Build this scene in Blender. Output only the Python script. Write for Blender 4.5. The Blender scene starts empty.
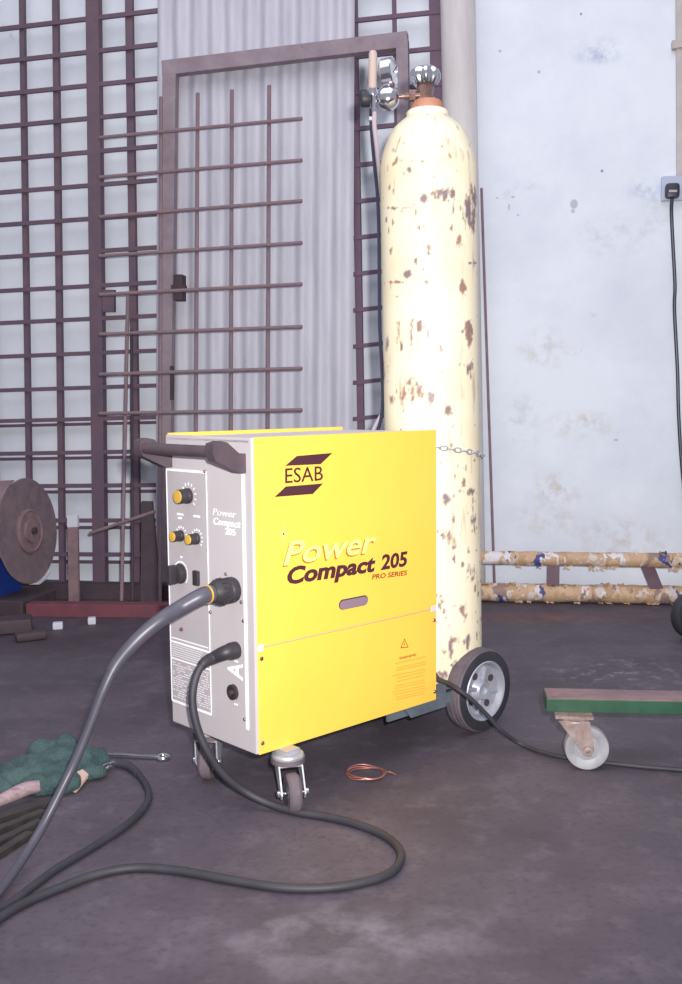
import bpy, bmesh, math, random
from mathutils import Vector as V, Matrix, noise as N
random.seed(7)
PI = math.pi
scene = bpy.context.scene
COL = scene.collection

# ------------------------------------------------------------------ camera
F, PITCH, ROLL, HC = 1011.39, -0.0926, -0.0095, 0.782
fw = V((0, math.cos(PITCH), math.sin(PITCH)))
up0 = V((0, -math.sin(PITCH), math.cos(PITCH)))
rt = V((1, 0, 0))*math.cos(ROLL) + up0*math.sin(ROLL)
up = up0*math.cos(ROLL) - V((1, 0, 0))*math.sin(ROLL)
EYE = V((0, 0, HC))
cam = bpy.data.cameras.new('camera')
cam.sensor_fit = 'VERTICAL'; cam.sensor_height = 36; cam.lens = F/984*36
cam.clip_start = 0.02
co = bpy.data.objects.new('camera', cam); COL.objects.link(co)
co.matrix_world = Matrix(((rt.x, up.x, -fw.x, 0), (rt.y, up.y, -fw.y, 0), (rt.z, up.z, -fw.z, HC), (0, 0, 0, 1)))
scene.camera = co

def ray(x, y): return fw + rt*((x-341)/F) - up*((y-492)/F)
def at(x, y, d):                       # point of the line of sight at distance d into the room
    r = ray(x, y); return EYE + r*(d/r.y)
def fl(x, y, z=0.0):                   # point at height z above the floor
    r = ray(x, y); return EYE + r*((z-HC)/r.z)
def hit(x, y, P0, Nn):
    r = ray(x, y); return EYE + r*((P0-EYE).dot(Nn)/r.dot(Nn))
def pix(p):
    q = p-EYE; z = q.dot(fw); return 341+F*q.dot(rt)/z, 492-F*q.dot(up)/z

WA = math.radians(12)                  # the back wall runs a little askew
WD = V((math.cos(WA), -math.sin(WA), 0)); WN = V((-math.sin(WA), -math.cos(WA), 0))
WP = V((0, 4.12, 0)); Z = V((0, 0, 1))
def wl(x, y, o=0.0): return hit(x, y, WP+WN*o, WN)
def lean(x, y, ob, t):                 # plane leaning on the wall: foot ob away from it, slope t
    return hit(x, y, WP+WN*ob, (WN*math.cos(t)+Z*math.sin(t)))

# ------------------------------------------------------------------ materials
def lin(c):
    return tuple((v/255/12.92 if v/255 <= .04045 else ((v/255+.055)/1.055)**2.4) for v in c) + (1,)
def mat(name, c, rough=.6, metal=0, c2=None, scale=8, lo=.4, hi=.65, stretch=(1, 1, 1), bump=0, bscale=60, spec=.5, c3=None, s3=30, lo3=.6, hi3=.7, coat=0):
    m = bpy.data.materials.new(name); m.use_nodes = True
    nt = m.node_tree; n = nt.nodes; l = nt.links
    b = n['Principled BSDF']
    b.inputs['Base Color'].default_value = lin(c); b.inputs['Roughness'].default_value = rough
    b.inputs['Metallic'].default_value = metal; b.inputs['Specular IOR Level'].default_value = spec
    if coat: b.inputs['Coat Weight'].default_value = coat
    if c2 or bump or c3:
        tc = n.new('ShaderNodeTexCoord'); mp = n.new('ShaderNodeMapping'); mp.inputs['Scale'].default_value = stretch
        l.new(tc.outputs['Object'], mp.inputs['Vector'])
        col = None
        def layer(prev, cc, sc, a, z_):
            t = n.new('ShaderNodeTexNoise'); t.inputs['Scale'].default_value = sc; t.inputs['Detail'].default_value = 8
            t.inputs['Roughness'].default_value = .65
            l.new(mp.outputs[0], t.inputs['Vector'])
            r = n.new('ShaderNodeMapRange'); r.inputs[1].default_value = a; r.inputs[2].default_value = z_
            l.new(t.outputs['Fac'], r.inputs[0])
            x = n.new('ShaderNodeMix'); x.data_type = 'RGBA'
            l.new(r.outputs[0], x.inputs[0])
            if prev is None: x.inputs[6].default_value = lin(c)
            else: l.new(prev, x.inputs[6])
            x.inputs[7].default_value = lin(cc); return x.outputs[2]
        if c2: col = layer(col, c2, scale, lo, hi)
        if c3: col = layer(col, c3, s3, lo3, hi3)
        if col: l.new(col, b.inputs['Base Color'])
        if bump:
            t = n.new('ShaderNodeTexNoise'); t.inputs['Scale'].default_value = bscale; t.inputs['Detail'].default_value = 6
            l.new(mp.outputs[0], t.inputs['Vector'])
            bn = n.new('ShaderNodeBump'); bn.inputs['Strength'].default_value = bump; bn.inputs['Distance'].default_value = .01
            l.new(t.outputs['Fac'], bn.inputs['Height']); l.new(bn.outputs[0], b.inputs['Normal'])
    return m

M = dict(
    floor=None,
    wall=mat('white_plaster', (226, 231, 240), .85, c2=(206, 212, 224), scale=1.6, lo=.42, hi=.72, bump=.12, bscale=25, c3=(168, 170, 178), s3=7, lo3=.66, hi3=.82),
    grille=mat('dark_red_oxide_steel', (94, 78, 92), .7, c2=(108, 84, 96), scale=9, bump=.1),
    grille2=mat('purple_brown_steel', (98, 78, 96), .7, c2=(108, 84, 100), scale=9, bump=.1),
    frame=mat('brown_primer_steel', (146, 134, 141), .7, c2=(134, 117, 126), scale=12, c3=(90, 66, 70), s3=30, lo3=.66, hi3=.78, bump=.1),
    sheet=mat('galvanised_sheet', (199, 197, 207), .55, .0, c2=(182, 181, 193), scale=5, stretch=(4, 4, .5), bump=.05),
    rebar=mat('rebar_steel', (126, 108, 116), .65, .1, c2=(138, 112, 114), scale=20, bump=.4, bscale=140),
    pipe=mat('grey_painted_pipe', (212, 207, 206), .6, c2=(196, 190, 190), scale=4, stretch=(3, 3, .6)),
    yellow=mat('yellow_enamel', (250, 200, 84), .38, c2=(248, 195, 78), scale=3, spec=.4),
    yellow2=mat('pale_yellow_print', (252, 222, 138), .4),
    orange=mat('orange_print', (176, 112, 24), .5),
    logo=mat('dark_purple_print', (74, 38, 46), .5),
    redprint=mat('red_brown_print', (150, 64, 30), .5),
    greyp=mat('grey_enamel', (187, 180, 183), .45, c2=(181, 174, 177), scale=3),
    greyl=mat('light_grey_enamel', (214, 207, 212), .45),
    ctrl=mat('control_grey', (178, 171, 174), .45, c2=(172, 165, 169), scale=3),
    white=mat('white_print', (244, 244, 246), .5),
    textgrey=mat('pale_print', (226, 222, 226), .55),
    black=mat('black_plastic', (48, 44, 50), .5),
    handle=mat('dark_brown_plastic', (74, 62, 70), .5, c2=(84, 70, 76), scale=20),
    capyel=mat('knob_yellow', (206, 162, 62), .45),
    rubber=mat('black_rubber', (44, 43, 50), .6, c2=(54, 52, 59), scale=12),
    tread=mat('worn_rubber_tread', (104, 92, 98), .8, c2=(84, 76, 84), scale=20),
    hose=mat('grey_black_hose', (76, 74, 86), .42, c2=(66, 64, 74), scale=10),
    zinc=mat('zinc_plate', (186, 188, 196), .4, .4, c2=(160, 160, 168), scale=30),
    chrome=mat('chrome', (205, 205, 212), .16, .95),
    hubgrey=mat('cast_hub', (176, 178, 190), .45, .35, c2=(150, 152, 164), scale=14),
    steelblue=mat('blue_grey_steel', (104, 114, 124), .55, .2, c2=(88, 96, 106), scale=14),
    brass=mat('tarnished_brass', (150, 122, 112), .35, .7, c2=(120, 96, 92), scale=30),
    collar=mat('orange_neck_paint', (186, 132, 106), .6, c2=(164, 108, 84), scale=25),
    cream=mat('cream_paint', (238, 230, 202), .5),
    tube=mat('beige_plastic', (184, 164, 156), .4),
    gas=mat('pale_gas_hose', (170, 158, 166), .5),
    glass=mat('gauge_face', (206, 206, 216), .2),
    red=mat('red_oxide_beam', (112, 58, 70), .7, c2=(98, 54, 66), scale=14, c3=(170, 130, 136), s3=24, lo3=.66, hi3=.8),
    rust=mat('rusty_steel', (132, 108, 112), .75, c2=(112, 92, 98), scale=18, bump=.2),
    disc=mat('abrasive_disc', (124, 106, 112), .8, c2=(106, 90, 98), scale=20, c3=(138, 96, 96), s3=10, lo3=.62, hi3=.75, bump=.3, bscale=200),
    blue=mat('blue_enamel', (28, 62, 150), .45),
    dark=mat('dark_steel', (60, 50, 58), .7, c2=(72, 56, 62), scale=20),
    oil=mat('oily_black_steel', (44, 40, 42), .5, c2=(58, 54, 50), scale=30),
    green=mat('green_paint', (38, 80, 58), .45, c2=(32, 68, 49), scale=18, c3=(150, 170, 156), s3=60, lo3=.70, hi3=.78),
    glove=mat('green_cloth', (74, 96, 96), .95, c2=(52, 76, 78), scale=18, bump=.7, bscale=300),
    tan=mat('tan_leather', (192, 164, 152), .8, c2=(170, 140, 132), scale=30),
    wood=mat('grey_wood', (158, 136, 142), .8, c2=(128, 106, 112), scale=20, stretch=(1, 6, 6)),
    copper=mat('copper', (186, 122, 108), .4, .6),
    grit=mat('white_scrap', (196, 196, 206), .8),
    socket=mat('grey_blue_plastic', (176, 186, 206), .4),
    plug=mat('navy_black_plastic', (40, 44, 62), .4),
    beige=mat('beige_trunking', (192, 184, 180), .6, c2=(178, 168, 166), scale=10),
    nylon=mat('worn_nylon', (158, 158, 164), .5, c2=(138, 136, 142), scale=20),
    forkrust=mat('dull_rusty_zinc', (156, 142, 140), .55, .3, c2=(128, 104, 98), scale=34),
    recess=mat('mauve_grey_recess', (136, 114, 128), .6),
    tape=mat('brown_tape', (120, 98, 108), .6, c2=(106, 86, 96), scale=14),
)
# torn masking-paper wrap: tan, white and a few blue scraps
def paper():
    m = bpy.data.materials.new('torn_masking_paper'); m.use_nodes = True
    nt = m.node_tree; n = nt.nodes; l = nt.links; b = n['Principled BSDF']; b.inputs['Roughness'].default_value = .7
    tc = n.new('ShaderNodeTexCoord'); mp = n.new('ShaderNodeMapping'); mp.inputs['Scale'].default_value = (1.5, 1, 1); mp.inputs['Rotation'].default_value = (0, .5, .2)
    nz = n.new('ShaderNodeTexNoise'); nz.inputs['Scale'].default_value = 14; nz.inputs['Detail'].default_value = 3
    ad = n.new('ShaderNodeMix'); ad.data_type = 'RGBA'; ad.blend_type = 'ADD'; ad.inputs[0].default_value = .3
    vo = n.new('ShaderNodeTexVoronoi'); vo.inputs['Scale'].default_value = 20
    l.new(tc.outputs['Object'], mp.inputs[0]); l.new(mp.outputs[0], nz.inputs['Vector']); l.new(mp.outputs[0], ad.inputs[6]); l.new(nz.outputs['Color'], ad.inputs[7])
    l.new(ad.outputs[2], vo.inputs['Vector'])
    sp = n.new('ShaderNodeSeparateColor'); l.new(vo.outputs['Color'], sp.inputs[0])
    r = n.new('ShaderNodeValToRGB'); r.color_ramp.interpolation = 'CONSTANT'
    els = [(0, (192, 160, 128)), (.33, (204, 192, 186)), (.46, (180, 148, 116)), (.66, (200, 170, 140)), (.78, (146, 122, 112)), (.86, (216, 210, 214)), (.965, (66, 78, 132))]
    r.color_ramp.elements[0].color = lin(els[0][1]); r.color_ramp.elements[1].position = els[1][0]; r.color_ramp.elements[1].color = lin(els[1][1])
    for p, c in els[2:]:
        e = r.color_ramp.elements.new(p); e.color = lin(c)
    l.new(sp.outputs[0], r.inputs[0]); l.new(r.outputs[0], b.inputs['Base Color'])
    bn = n.new('ShaderNodeBump'); bn.inputs['Strength'].default_value = .5; bn.inputs['Distance'].default_value = .01
    l.new(nz.outputs['Fac'], bn.inputs['Height']); l.new(bn.outputs[0], b.inputs['Normal'])
    return m
M['paper'] = paper()
def rusty_cream():
    m = bpy.data.materials.new('chipped_cream_paint'); m.use_nodes = True
    nt = m.node_tree; n = nt.nodes; l = nt.links; b = n['Principled BSDF']
    at_ = n.new('ShaderNodeAttribute'); at_.attribute_name = 'rust'
    tc = n.new('ShaderNodeTexCoord')
    nz = n.new('ShaderNodeTexNoise'); nz.inputs['Scale'].default_value = 22; nz.inputs['Detail'].default_value = 6
    l.new(tc.outputs['Object'], nz.inputs['Vector'])
    rc = n.new('ShaderNodeMix'); rc.data_type = 'RGBA'; rc.inputs[6].default_value = lin((142, 104, 92)); rc.inputs[7].default_value = lin((112, 92, 106))
    mr = n.new('ShaderNodeMapRange'); mr.inputs[1].default_value = .42; mr.inputs[2].default_value = .58
    l.new(nz.outputs['Fac'], mr.inputs[0]); l.new(mr.outputs[0], rc.inputs[0])
    n2 = n.new('ShaderNodeTexNoise'); n2.inputs['Scale'].default_value = 5; n2.inputs['Detail'].default_value = 6
    l.new(tc.outputs['Object'], n2.inputs['Vector'])
    pc = n.new('ShaderNodeMix'); pc.data_type = 'RGBA'; pc.inputs[6].default_value = lin((234, 224, 196)); pc.inputs[7].default_value = lin((228, 214, 180))
    mr2 = n.new('ShaderNodeMapRange'); mr2.inputs[1].default_value = .45; mr2.inputs[2].default_value = .65
    l.new(n2.outputs['Fac'], mr2.inputs[0]); l.new(mr2.outputs[0], pc.inputs[0])
    mx = n.new('ShaderNodeMix'); mx.data_type = 'RGBA'
    l.new(at_.outputs['Fac'], mx.inputs[0]); l.new(pc.outputs[2], mx.inputs[6]); l.new(rc.outputs[2], mx.inputs[7])
    l.new(mx.outputs[2], b.inputs['Base Color']); b.inputs['Roughness'].default_value = .5
    return m
M['rusty_cream'] = rusty_cream()
def floor_mat():
    m = bpy.data.materials.new('stained_concrete'); m.use_nodes = True
    nt = m.node_tree; n = nt.nodes; l = nt.links; b = n['Principled BSDF']; b.inputs['Roughness'].default_value = .62; b.inputs['Specular IOR Level'].default_value = .3
    tc = n.new('ShaderNodeTexCoord')
    def noise(s, d=8, r=.6):
        t = n.new('ShaderNodeTexNoise'); t.inputs['Scale'].default_value = s; t.inputs['Detail'].default_value = d; t.inputs['Roughness'].default_value = r
        l.new(tc.outputs['Object'], t.inputs['Vector']); return t.outputs['Fac']
    def rng(f, a, c, o0=0., o1=1.):
        r = n.new('ShaderNodeMapRange'); r.inputs[1].default_value = a; r.inputs[2].default_value = c; r.inputs[3].default_value = o0; r.inputs[4].default_value = o1
        l.new(f, r.inputs[0]); return r.outputs[0]
    def mix(fac, a, c):
        x = n.new('ShaderNodeMix'); x.data_type = 'RGBA'; l.new(fac, x.inputs[0])
        if isinstance(a, tuple): x.inputs[6].default_value = lin(a)
        else: l.new(a, x.inputs[6])
        x.inputs[7].default_value = lin(c); return x.outputs[2]
    def mul(a, c):
        x = n.new('ShaderNodeMath'); x.operation = 'MULTIPLY'; l.new(a, x.inputs[0]); l.new(c, x.inputs[1]); return x.outputs[0]
    def spot(p, sx, sy):       # a stain's own place on the floor
        mp = n.new('ShaderNodeMapping'); mp.vector_type = 'POINT'; mp.inputs['Location'].default_value = (-p.x/sx, -p.y/sy, 0); mp.inputs['Scale'].default_value = (1/sx, 1/sy, 1)
        l.new(tc.outputs['Object'], mp.inputs[0])
        le = n.new('ShaderNodeVectorMath'); le.operation = 'LENGTH'; l.new(mp.outputs[0], le.inputs[0])
        return rng(le.outputs['Value'], 1.0, .2)
    n1, n2_, n3 = noise(3.2), noise(14), noise(70, 4)
    c = mix(rng(n1, .35, .68), (90, 82, 91), (70, 63, 72))
    c = mix(rng(n2_, .52, .72, 0, .6), c, (106, 98, 107))
    c = mix(rng(n3, .5, .72, 0, .6), c, (66, 59, 67))
    c = mix(rng(noise(9, 10, .75), .62, .74, 0, .8), c, (52, 46, 54))
    c = mix(mul(spot(fl(530, 618), .5, .12), rng(n2_, .4, .6, .2, .75)), c, (122, 82, 76))
    c = mix(mul(spot(fl(620, 672), .28, .22), rng(noise(22, 8, .7), .53, .66)), c, (136, 132, 146))
    c = mix(mul(spot(fl(340, 940), .25, .12), rng(n2_, .4, .62, 0, .8)), c, (124, 118, 128))
    c = mix(mul(spot(fl(70, 640), .9, .3), rng(n1, .3, .6, .3, .8)), c, (66, 54, 60))
    l.new(c, b.inputs['Base Color'])
    bn = n.new('ShaderNodeBump'); bn.inputs['Strength'].default_value = .35; bn.inputs['Distance'].default_value = .006
    l.new(n2_, bn.inputs['Height']); l.new(bn.outputs[0], b.inputs['Normal'])
    return m
M['floor'] = floor_mat()
def wall_marks(m, marks):
    """dirt and dents with a place and shape of their own on the plaster"""
    nt = m.node_tree; n = nt.nodes; l = nt.links; b = n['Principled BSDF']
    src = b.inputs['Base Color'].links[0].from_socket
    ge = n.new('ShaderNodeNewGeometry')
    nz = n.new('ShaderNodeTexNoise'); nz.inputs['Scale'].default_value = 20; nz.inputs['Detail'].default_value = 8; nz.inputs['Roughness'].default_value = .7
    l.new(ge.outputs['Position'], nz.inputs['Vector'])
    for x, y, rx, ry, c, st in marks:
        p = wl(x, y); k = p.y/F; sx, sz = rx*k, ry*k
        mp = n.new('ShaderNodeMapping'); mp.inputs['Location'].default_value = (-p.x/sx, 0, -p.z/sz); mp.inputs['Scale'].default_value = (1/sx, 0, 1/sz)
        l.new(ge.outputs['Position'], mp.inputs[0])
        le = n.new('ShaderNodeVectorMath'); le.operation = 'LENGTH'; l.new(mp.outputs[0], le.inputs[0])
        r = n.new('ShaderNodeMapRange'); r.inputs[1].default_value = 1; r.inputs[2].default_value = .3 if rx > 8 else .75; r.inputs[4].default_value = st; l.new(le.outputs['Value'], r.inputs[0])
        f = r.outputs[0]
        if rx > 8:
            q = n.new('ShaderNodeMapRange'); q.inputs[1].default_value = .45; q.inputs[2].default_value = .68; l.new(nz.outputs['Fac'], q.inputs[0])
            mu = n.new('ShaderNodeMath'); mu.operation = 'MULTIPLY'; l.new(f, mu.inputs[0]); l.new(q.outputs[0], mu.inputs[1]); f = mu.outputs[0]
        mx = n.new('ShaderNodeMix'); mx.data_type = 'RGBA'; l.new(f, mx.inputs[0]); l.new(src, mx.inputs[6]); mx.inputs[7].default_value = lin(c); src = mx.outputs[2]
    l.new(src, b.inputs['Base Color'])
G_, B_g, BL = (160, 164, 172), (190, 180, 168), (168, 180, 206)
wall_marks(M['wall'], [(574, 204, 4, 5, G_, .7), (573, 211, 2, 2.5, G_, .6), (602, 171, 1.6, 1.6, (110, 130, 140), .8), (539, 72, 1.6, 1.6, G_, .8), (500, 51, 1.6, 1.6, G_, .7), (581, 14, 1.3, 1.3, (120, 120, 128), .8), (513, 197, 2, 1.4, G_, .6),
    (509, 207, 1.2, 3.5, G_, .6), (518, 215, 1.4, 1.4, G_, .6), (497, 198, 1.6, 1, G_, .6), (555, 490, 34, 22, B_g, .8), (580, 425, 40, 18, B_g, .8), (545, 350, 34, 26, B_g, .6), (620, 540, 60, 30, B_g, .7), (545, 520, 40, 18, B_g, .7), (648, 190, 26, 14, BL, .9), (655, 212, 22, 20, G_, .4), (600, 52, 30, 16, BL, .8), (616, 440, 2.4, 1.2, G_, .7), (520, 190, 26, 12, G_, .4), (615, 235, 50, 26, G_, .35), (520, 420, 26, 40, G_, .35)])

# ------------------------------------------------------------------ mesh helpers
def root_matrix(o):
    m = Matrix.Identity(4)
    while o is not None:
        m = Matrix.Translation(o.location) @ o.rotation_euler.to_matrix().to_4x4() @ m; o = o.parent
    return m
def frame_of(a):
    a = a.normalized(); h = V((0, 0, 1)) if abs(a.z) < .9 else V((1, 0, 0))
    x = h.cross(a).normalized(); return x, a.cross(x), a
class MB:
    def __init__(s): s.v = []; s.f = []; s.fs = []; s.bev = False
    def add(s, vs, fs, smooth=True):
        o = len(s.v); s.v += [V(v) for v in vs]
        for f in fs: s.f.append([i+o for i in f]); s.fs.append(smooth)
        return s
    def box(s, c, size, ax=None, bev=0.0):
        c = V(c); ax = ax or (V((1, 0, 0)), V((0, 1, 0)), V((0, 0, 1)))
        bm = bmesh.new(); bmesh.ops.create_cube(bm, size=1)
        for v in bm.verts: v.co = V((v.co.x*size[0], v.co.y*size[1], v.co.z*size[2]))
        if bev: s.bev = True; bmesh.ops.bevel(bm, geom=bm.edges[:], offset=bev, segments=2, affect='EDGES', profile=.5)
        bm.verts.index_update()
        s.add([c+ax[0]*v.co.x+ax[1]*v.co.y+ax[2]*v.co.z for v in bm.verts], [[v.index for v in f.verts] for f in bm.faces]); bm.free(); return s
    def bb(s, x0, x1, y0, y1, z0, z1, bev=0.0):
        return s.box(((x0+x1)/2, (y0+y1)/2, (z0+z1)/2), (abs(x1-x0), abs(y1-y0), abs(z1-z0)), bev=bev)
    def bar(s, a, b, w, t, side=None, bev=0.0):      # square bar a-b, w across, t deep along `side`
        a, b = V(a), V(b); d = (b-a); L = d.length; d.normalize()
        side = (side or WN); side = (side - d*side.dot(d)).normalized(); x = d.cross(side)
        return s.box((a+b)/2, (w, t, L), (x, side, d), bev)
    def tube(s, pts, r, seg=12, cap=True):
        pts = [V(p) for p in pts]; n = len(pts)
        rs = r if isinstance(r, (list, tuple)) else [r]*n
        t0 = (pts[1]-pts[0]).normalized(); x, y, _ = frame_of(t0); vs = []
        for i, p in enumerate(pts):
            t = (pts[min(i+1, n-1)]-pts[max(i-1, 0)]).normalized()
            x = (x - t*x.dot(t)).normalized(); y = t.cross(x)
            for k in range(seg):
                a = 2*PI*k/seg; vs.append(p+(x*math.cos(a)+y*math.sin(a))*rs[i])
        fs = [[i*seg+k, i*seg+(k+1) % seg, (i+1)*seg+(k+1) % seg, (i+1)*seg+k] for i in range(n-1) for k in range(seg)]
        if cap: fs += [list(range(seg))[::-1], [(n-1)*seg+k for k in range(seg)]]
        return s.add(vs, fs)
    def ring(s, c, axis, R, r, seg=40, sub=10):
        x, y, a = frame_of(V(axis)); c = V(c); vs = []
        for i in range(seg):
            t = 2*PI*i/seg; e = x*math.cos(t)+y*math.sin(t)
            for k in range(sub):
                q = 2*PI*k/sub; vs.append(c+e*(R+r*math.cos(q))+a*(r*math.sin(q)))
        fs = [[i*sub+k, ((i+1) % seg)*sub+k, ((i+1) % seg)*sub+(k+1) % sub, i*sub+(k+1) % sub] for i in range(seg) for k in range(sub)]
        return s.add(vs, fs)
    def lathe(s, prof, c, axis=(0, 0, 1), seg=40, cap=True):     # prof: (radius, height along axis)
        x, y, a = frame_of(V(axis)); c = V(c); vs = []
        for r, h in prof:
            for k in range(seg):
                t = 2*PI*k/seg; vs.append(c+a*h+(x*math.cos(t)+y*math.sin(t))*max(r, 1e-5))
        n = len(prof)
        fs = [[i*seg+k, i*seg+(k+1) % seg, (i+1)*seg+(k+1) % seg, (i+1)*seg+k] for i in range(n-1) for k in range(seg)]
        if cap: fs += [list(range(seg))[::-1], [(n-1)*seg+k for k in range(seg)]]
        return s.add(vs, fs)
    def prism(s, poly, off):                                     # closed outline swept by `off`
        poly = [V(p) for p in poly]; off = V(off); n = len(poly)
        return s.add(poly+[p+off for p in poly], [list(range(n))[::-1], [n+i for i in range(n)]]+[[i, (i+1) % n, n+(i+1) % n, n+i] for i in range(n)], False)
    def build(s, name, m, parent=None, base=None, world=True, angle=35):
        vs = s.v
        loc = V((0, 0, 0))
        if parent is not None:
            if world:
                inv = root_matrix(parent).inverted(); vs = [inv @ v for v in vs]
        else:
            if base is None:
                xs = [v.x for v in vs]; ys = [v.y for v in vs]
                base = V(((min(xs)+max(xs))/2, (min(ys)+max(ys))/2, min(v.z for v in vs)))
            loc = V(base); vs = [v-loc for v in vs]
        me = bpy.data.meshes.new(name); me.from_pydata([tuple(v) for v in vs], [], s.f); me.update()
        bm = bmesh.new(); bm.from_mesh(me); bmesh.ops.recalc_face_normals(bm, faces=bm.faces[:]); bm.to_mesh(me); bm.free()
        me.materials.append(M[m]); me.shade_smooth(); me.set_sharp_from_angle(angle=math.radians(angle))
        o = bpy.data.objects.new(name, me); COL.objects.link(o); o.location = loc
        if parent is not None: o.parent = parent
        if s.bev:
            wn = o.modifiers.new('normals', 'WEIGHTED_NORMAL'); wn.keep_sharp = True; wn.weight = 100
        return o
def tag(o, label, cat, group=None):
    o['label'] = label; o['category'] = cat
    if group: o['group'] = group
    return o
def thing(name, label, cat, loc=(0, 0, 0), rz=0, group=None):
    o = bpy.data.objects.new(name, None); COL.objects.link(o); o.empty_display_size = .05
    o.location = V(loc); o.rotation_euler = (0, 0, rz); return tag(o, label, cat, group)
def struct(o): o['kind'] = 'structure'; return o
def spline(P, k=8):
    P = [V(p) for p in P]; out = []
    for i in range(len(P)-1):
        p0, p1, p2, p3 = P[max(i-1, 0)], P[i], P[i+1], P[min(i+2, len(P)-1)]
        for j in range(k):
            t = j/k
            out.append(.5*((2*p1)+(p2-p0)*t+(2*p0-5*p1+4*p2-p3)*t*t+(3*p1-p0-3*p2+p3)*t**3))
    return out+[P[-1]]

# ------------------------------------------------------------------ the room
struct(MB().add([(-4.5, -2, 0), (4.5, -2, 0), (4.5, 6, 0), (-4.5, 6, 0), (-4.5, -2, -.1), (4.5, -2, -.1), (4.5, 6, -.1), (-4.5, 6, -.1)],
    [[0, 1, 2, 3], [7, 6, 5, 4], [0, 4, 5, 1], [1, 5, 6, 2], [2, 6, 7, 3], [3, 7, 4, 0]], False).build('floor', 'floor', base=(0, 0, 0)))
wb = MB(); wb.box(WP-WN*.08+Z*1.6, (9, .16, 3.2), (WD, -WN, Z))
struct(wb.build('wall_back', 'wall'))
# beige trunking that drops to the socket at the right edge
t1 = MB(); a, b = wl(683, -60, .012), wl(684, 176, .012); t1.bar(a, b, .052, .024)
t1.bar(wl(678, 41, .016), wl(678.3, 49, .016), .045, .034)
struct(t1.build('trim_1', 'beige'))

# ------------------------------------------------------------------ steel grilles against the wall
def seg_(a, b, w, t, mb): mb.bar(a, b, w, t)
g1 = thing('steel_grille', 'large dark red steel grille with broad upright covering wall at left', 'grille', wl(70, 592, .05)*1)
g1.location.z = 0
P1 = lambda x, y, o=.05: wl(x, y, o)
def slope(y): return -.0295+.000235*(y-400)
def rung(g, y45, x0, x1, th, o, m, name='rung', x_ref=45):
    f = lambda x: y45+slope(y45)*(x-x_ref)
    MB().bar(P1(x0, f(x0), o), P1(x1, f(x1), o), th, .012).build(name, m, g)
for (xt, xb, w) in ((-14, -2, .028), (22, 31, .021), (55.5, 63, .024), (129, 138, .03), (-46, -36, .021)):
    MB().bar(P1(xt, -30), P1(xb, 594), w, .022).build('upright', 'grille', g1)
MB().bar(P1(93.5, -30, .056), P1(101, 594, .056), .057, .04, bev=.003).build('broad_upright', 'grille', g1)
for y in (24, 57, 90, 122.6, 156, 189, 222, 254.5, 288.6, 321, 355, 389, 420, 453, 486, 520.5, 554):
    rung(g1, y, -60, 166, .0165, .068, 'grille')
MB().bar(P1(-60, 590, .06), P1(166, 591, .06), .052, .03).build('bottom_rail', 'grille', g1)
MB().bar(P1(103.5, 301, .08), P1(115, 301, .08), .09, .02).build('lock_plate', 'grille', g1)
g2 = thing('steel_grille', 'lower dark steel grille standing against wall behind the broad-upright grille', 'grille', wl(70, 592, .02))
g2.location.z = 0
for y in (425, 458.5, 492, 527.5, 561.5): rung(g2, y, -60, 166, .013, .022, 'grille2')
for x in (28, 60, 99, 133): MB().bar(P1(x, 425, .009), P1(x+2, 594, .009), .012, .008).build('upright', 'grille2', g2)
g3 = thing('steel_grille', 'narrow dark purple grille between corrugated sheet and grey pipe', 'grille', wl(396, 600, .05))
g3.location.z = 0
for (xt, xb, w) in ((353.5, 364, .026), (393.5, 406, .014), (435, 447, .048)):
    MB().bar(P1(xt, -30), P1(xb, 599), w, .024).build('upright', 'grille2', g3)
for i in range(17):
    y = 19+36.2*i-36.2
    MB().bar(P1(350, y+2.2, .06), P1(442, y-7.5, .06), .016, .012).build('rung', 'grille2', g3)

# ------------------------------------------------------------------ corrugated sheet
cs = MB(); A, B, C, D = wl(156, 594, .085), wl(352, 601, .085), wl(355, -40, .085), wl(158, -40, .085)
A.z = B.z = .0
nu, nv = 180, 12; vs = []
for side in (0, 1):
    for j in range(nv+1):
        for i in range(nu+1):
            u, v = i/nu, j/nv
            p = (A*(1-u)+B*u)*(1-v)+(D*(1-u)+C*u)*v
            ph = u*(B-A).length/.0762*2*PI
            vs.append(p+WN*(.009*math.sin(ph)+.0012*side))
fs = []
for side in (0, 1):
    o = side*(nu+1)*(nv+1)
    for j in range(nv):
        for i in range(nu):
            q = [o+j*(nu+1)+i, o+j*(nu+1)+i+1, o+(j+1)*(nu+1)+i+1, o+(j+1)*(nu+1)+i]; fs.append(q if side else q[::-1])
tag(cs.add(vs, fs).build('corrugated_sheet', 'sheet', angle=60), 'pale grey corrugated metal sheet leaning on wall behind brown gate frame', 'metal sheet')

# ------------------------------------------------------------------ gate frame
gf = thing('gate_frame', 'brown steel gate frame standing in front of the corrugated sheet', 'frame', wl(285, 598, .14)); gf.location.z = 0
bl, br = wl(165, 596, .14), wl(410, 604, .14)
MB().bar(wl(171, 66, .14), V((*wl(164, 596, .14).xy, 0)), .056, .04, bev=.003).build('post', 'frame', gf)
MB().bar(wl(402.5, 40, .14), V((*wl(410, 602, .14).xy, 0)), .046, .04, bev=.003).build('post', 'frame', gf)
MB().bar(wl(163.5, 69.5, .14), wl(408, 40.5, .14), .058, .042, bev=.003).build('top_rail', 'frame', gf)
lt = MB(); lt.bar(wl(180, 275, .17), wl(180, 301, .17), .036, .05, bev=.004); lt.bar(wl(172, 288, .175), wl(186, 288, .175), .022, .03, bev=.003)
lt.build('latch', 'dark', gf)
MB().bar(wl(172, 366, .163), wl(172, 400, .163), .012, .014).build('hinge', 'dark', gf)

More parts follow.
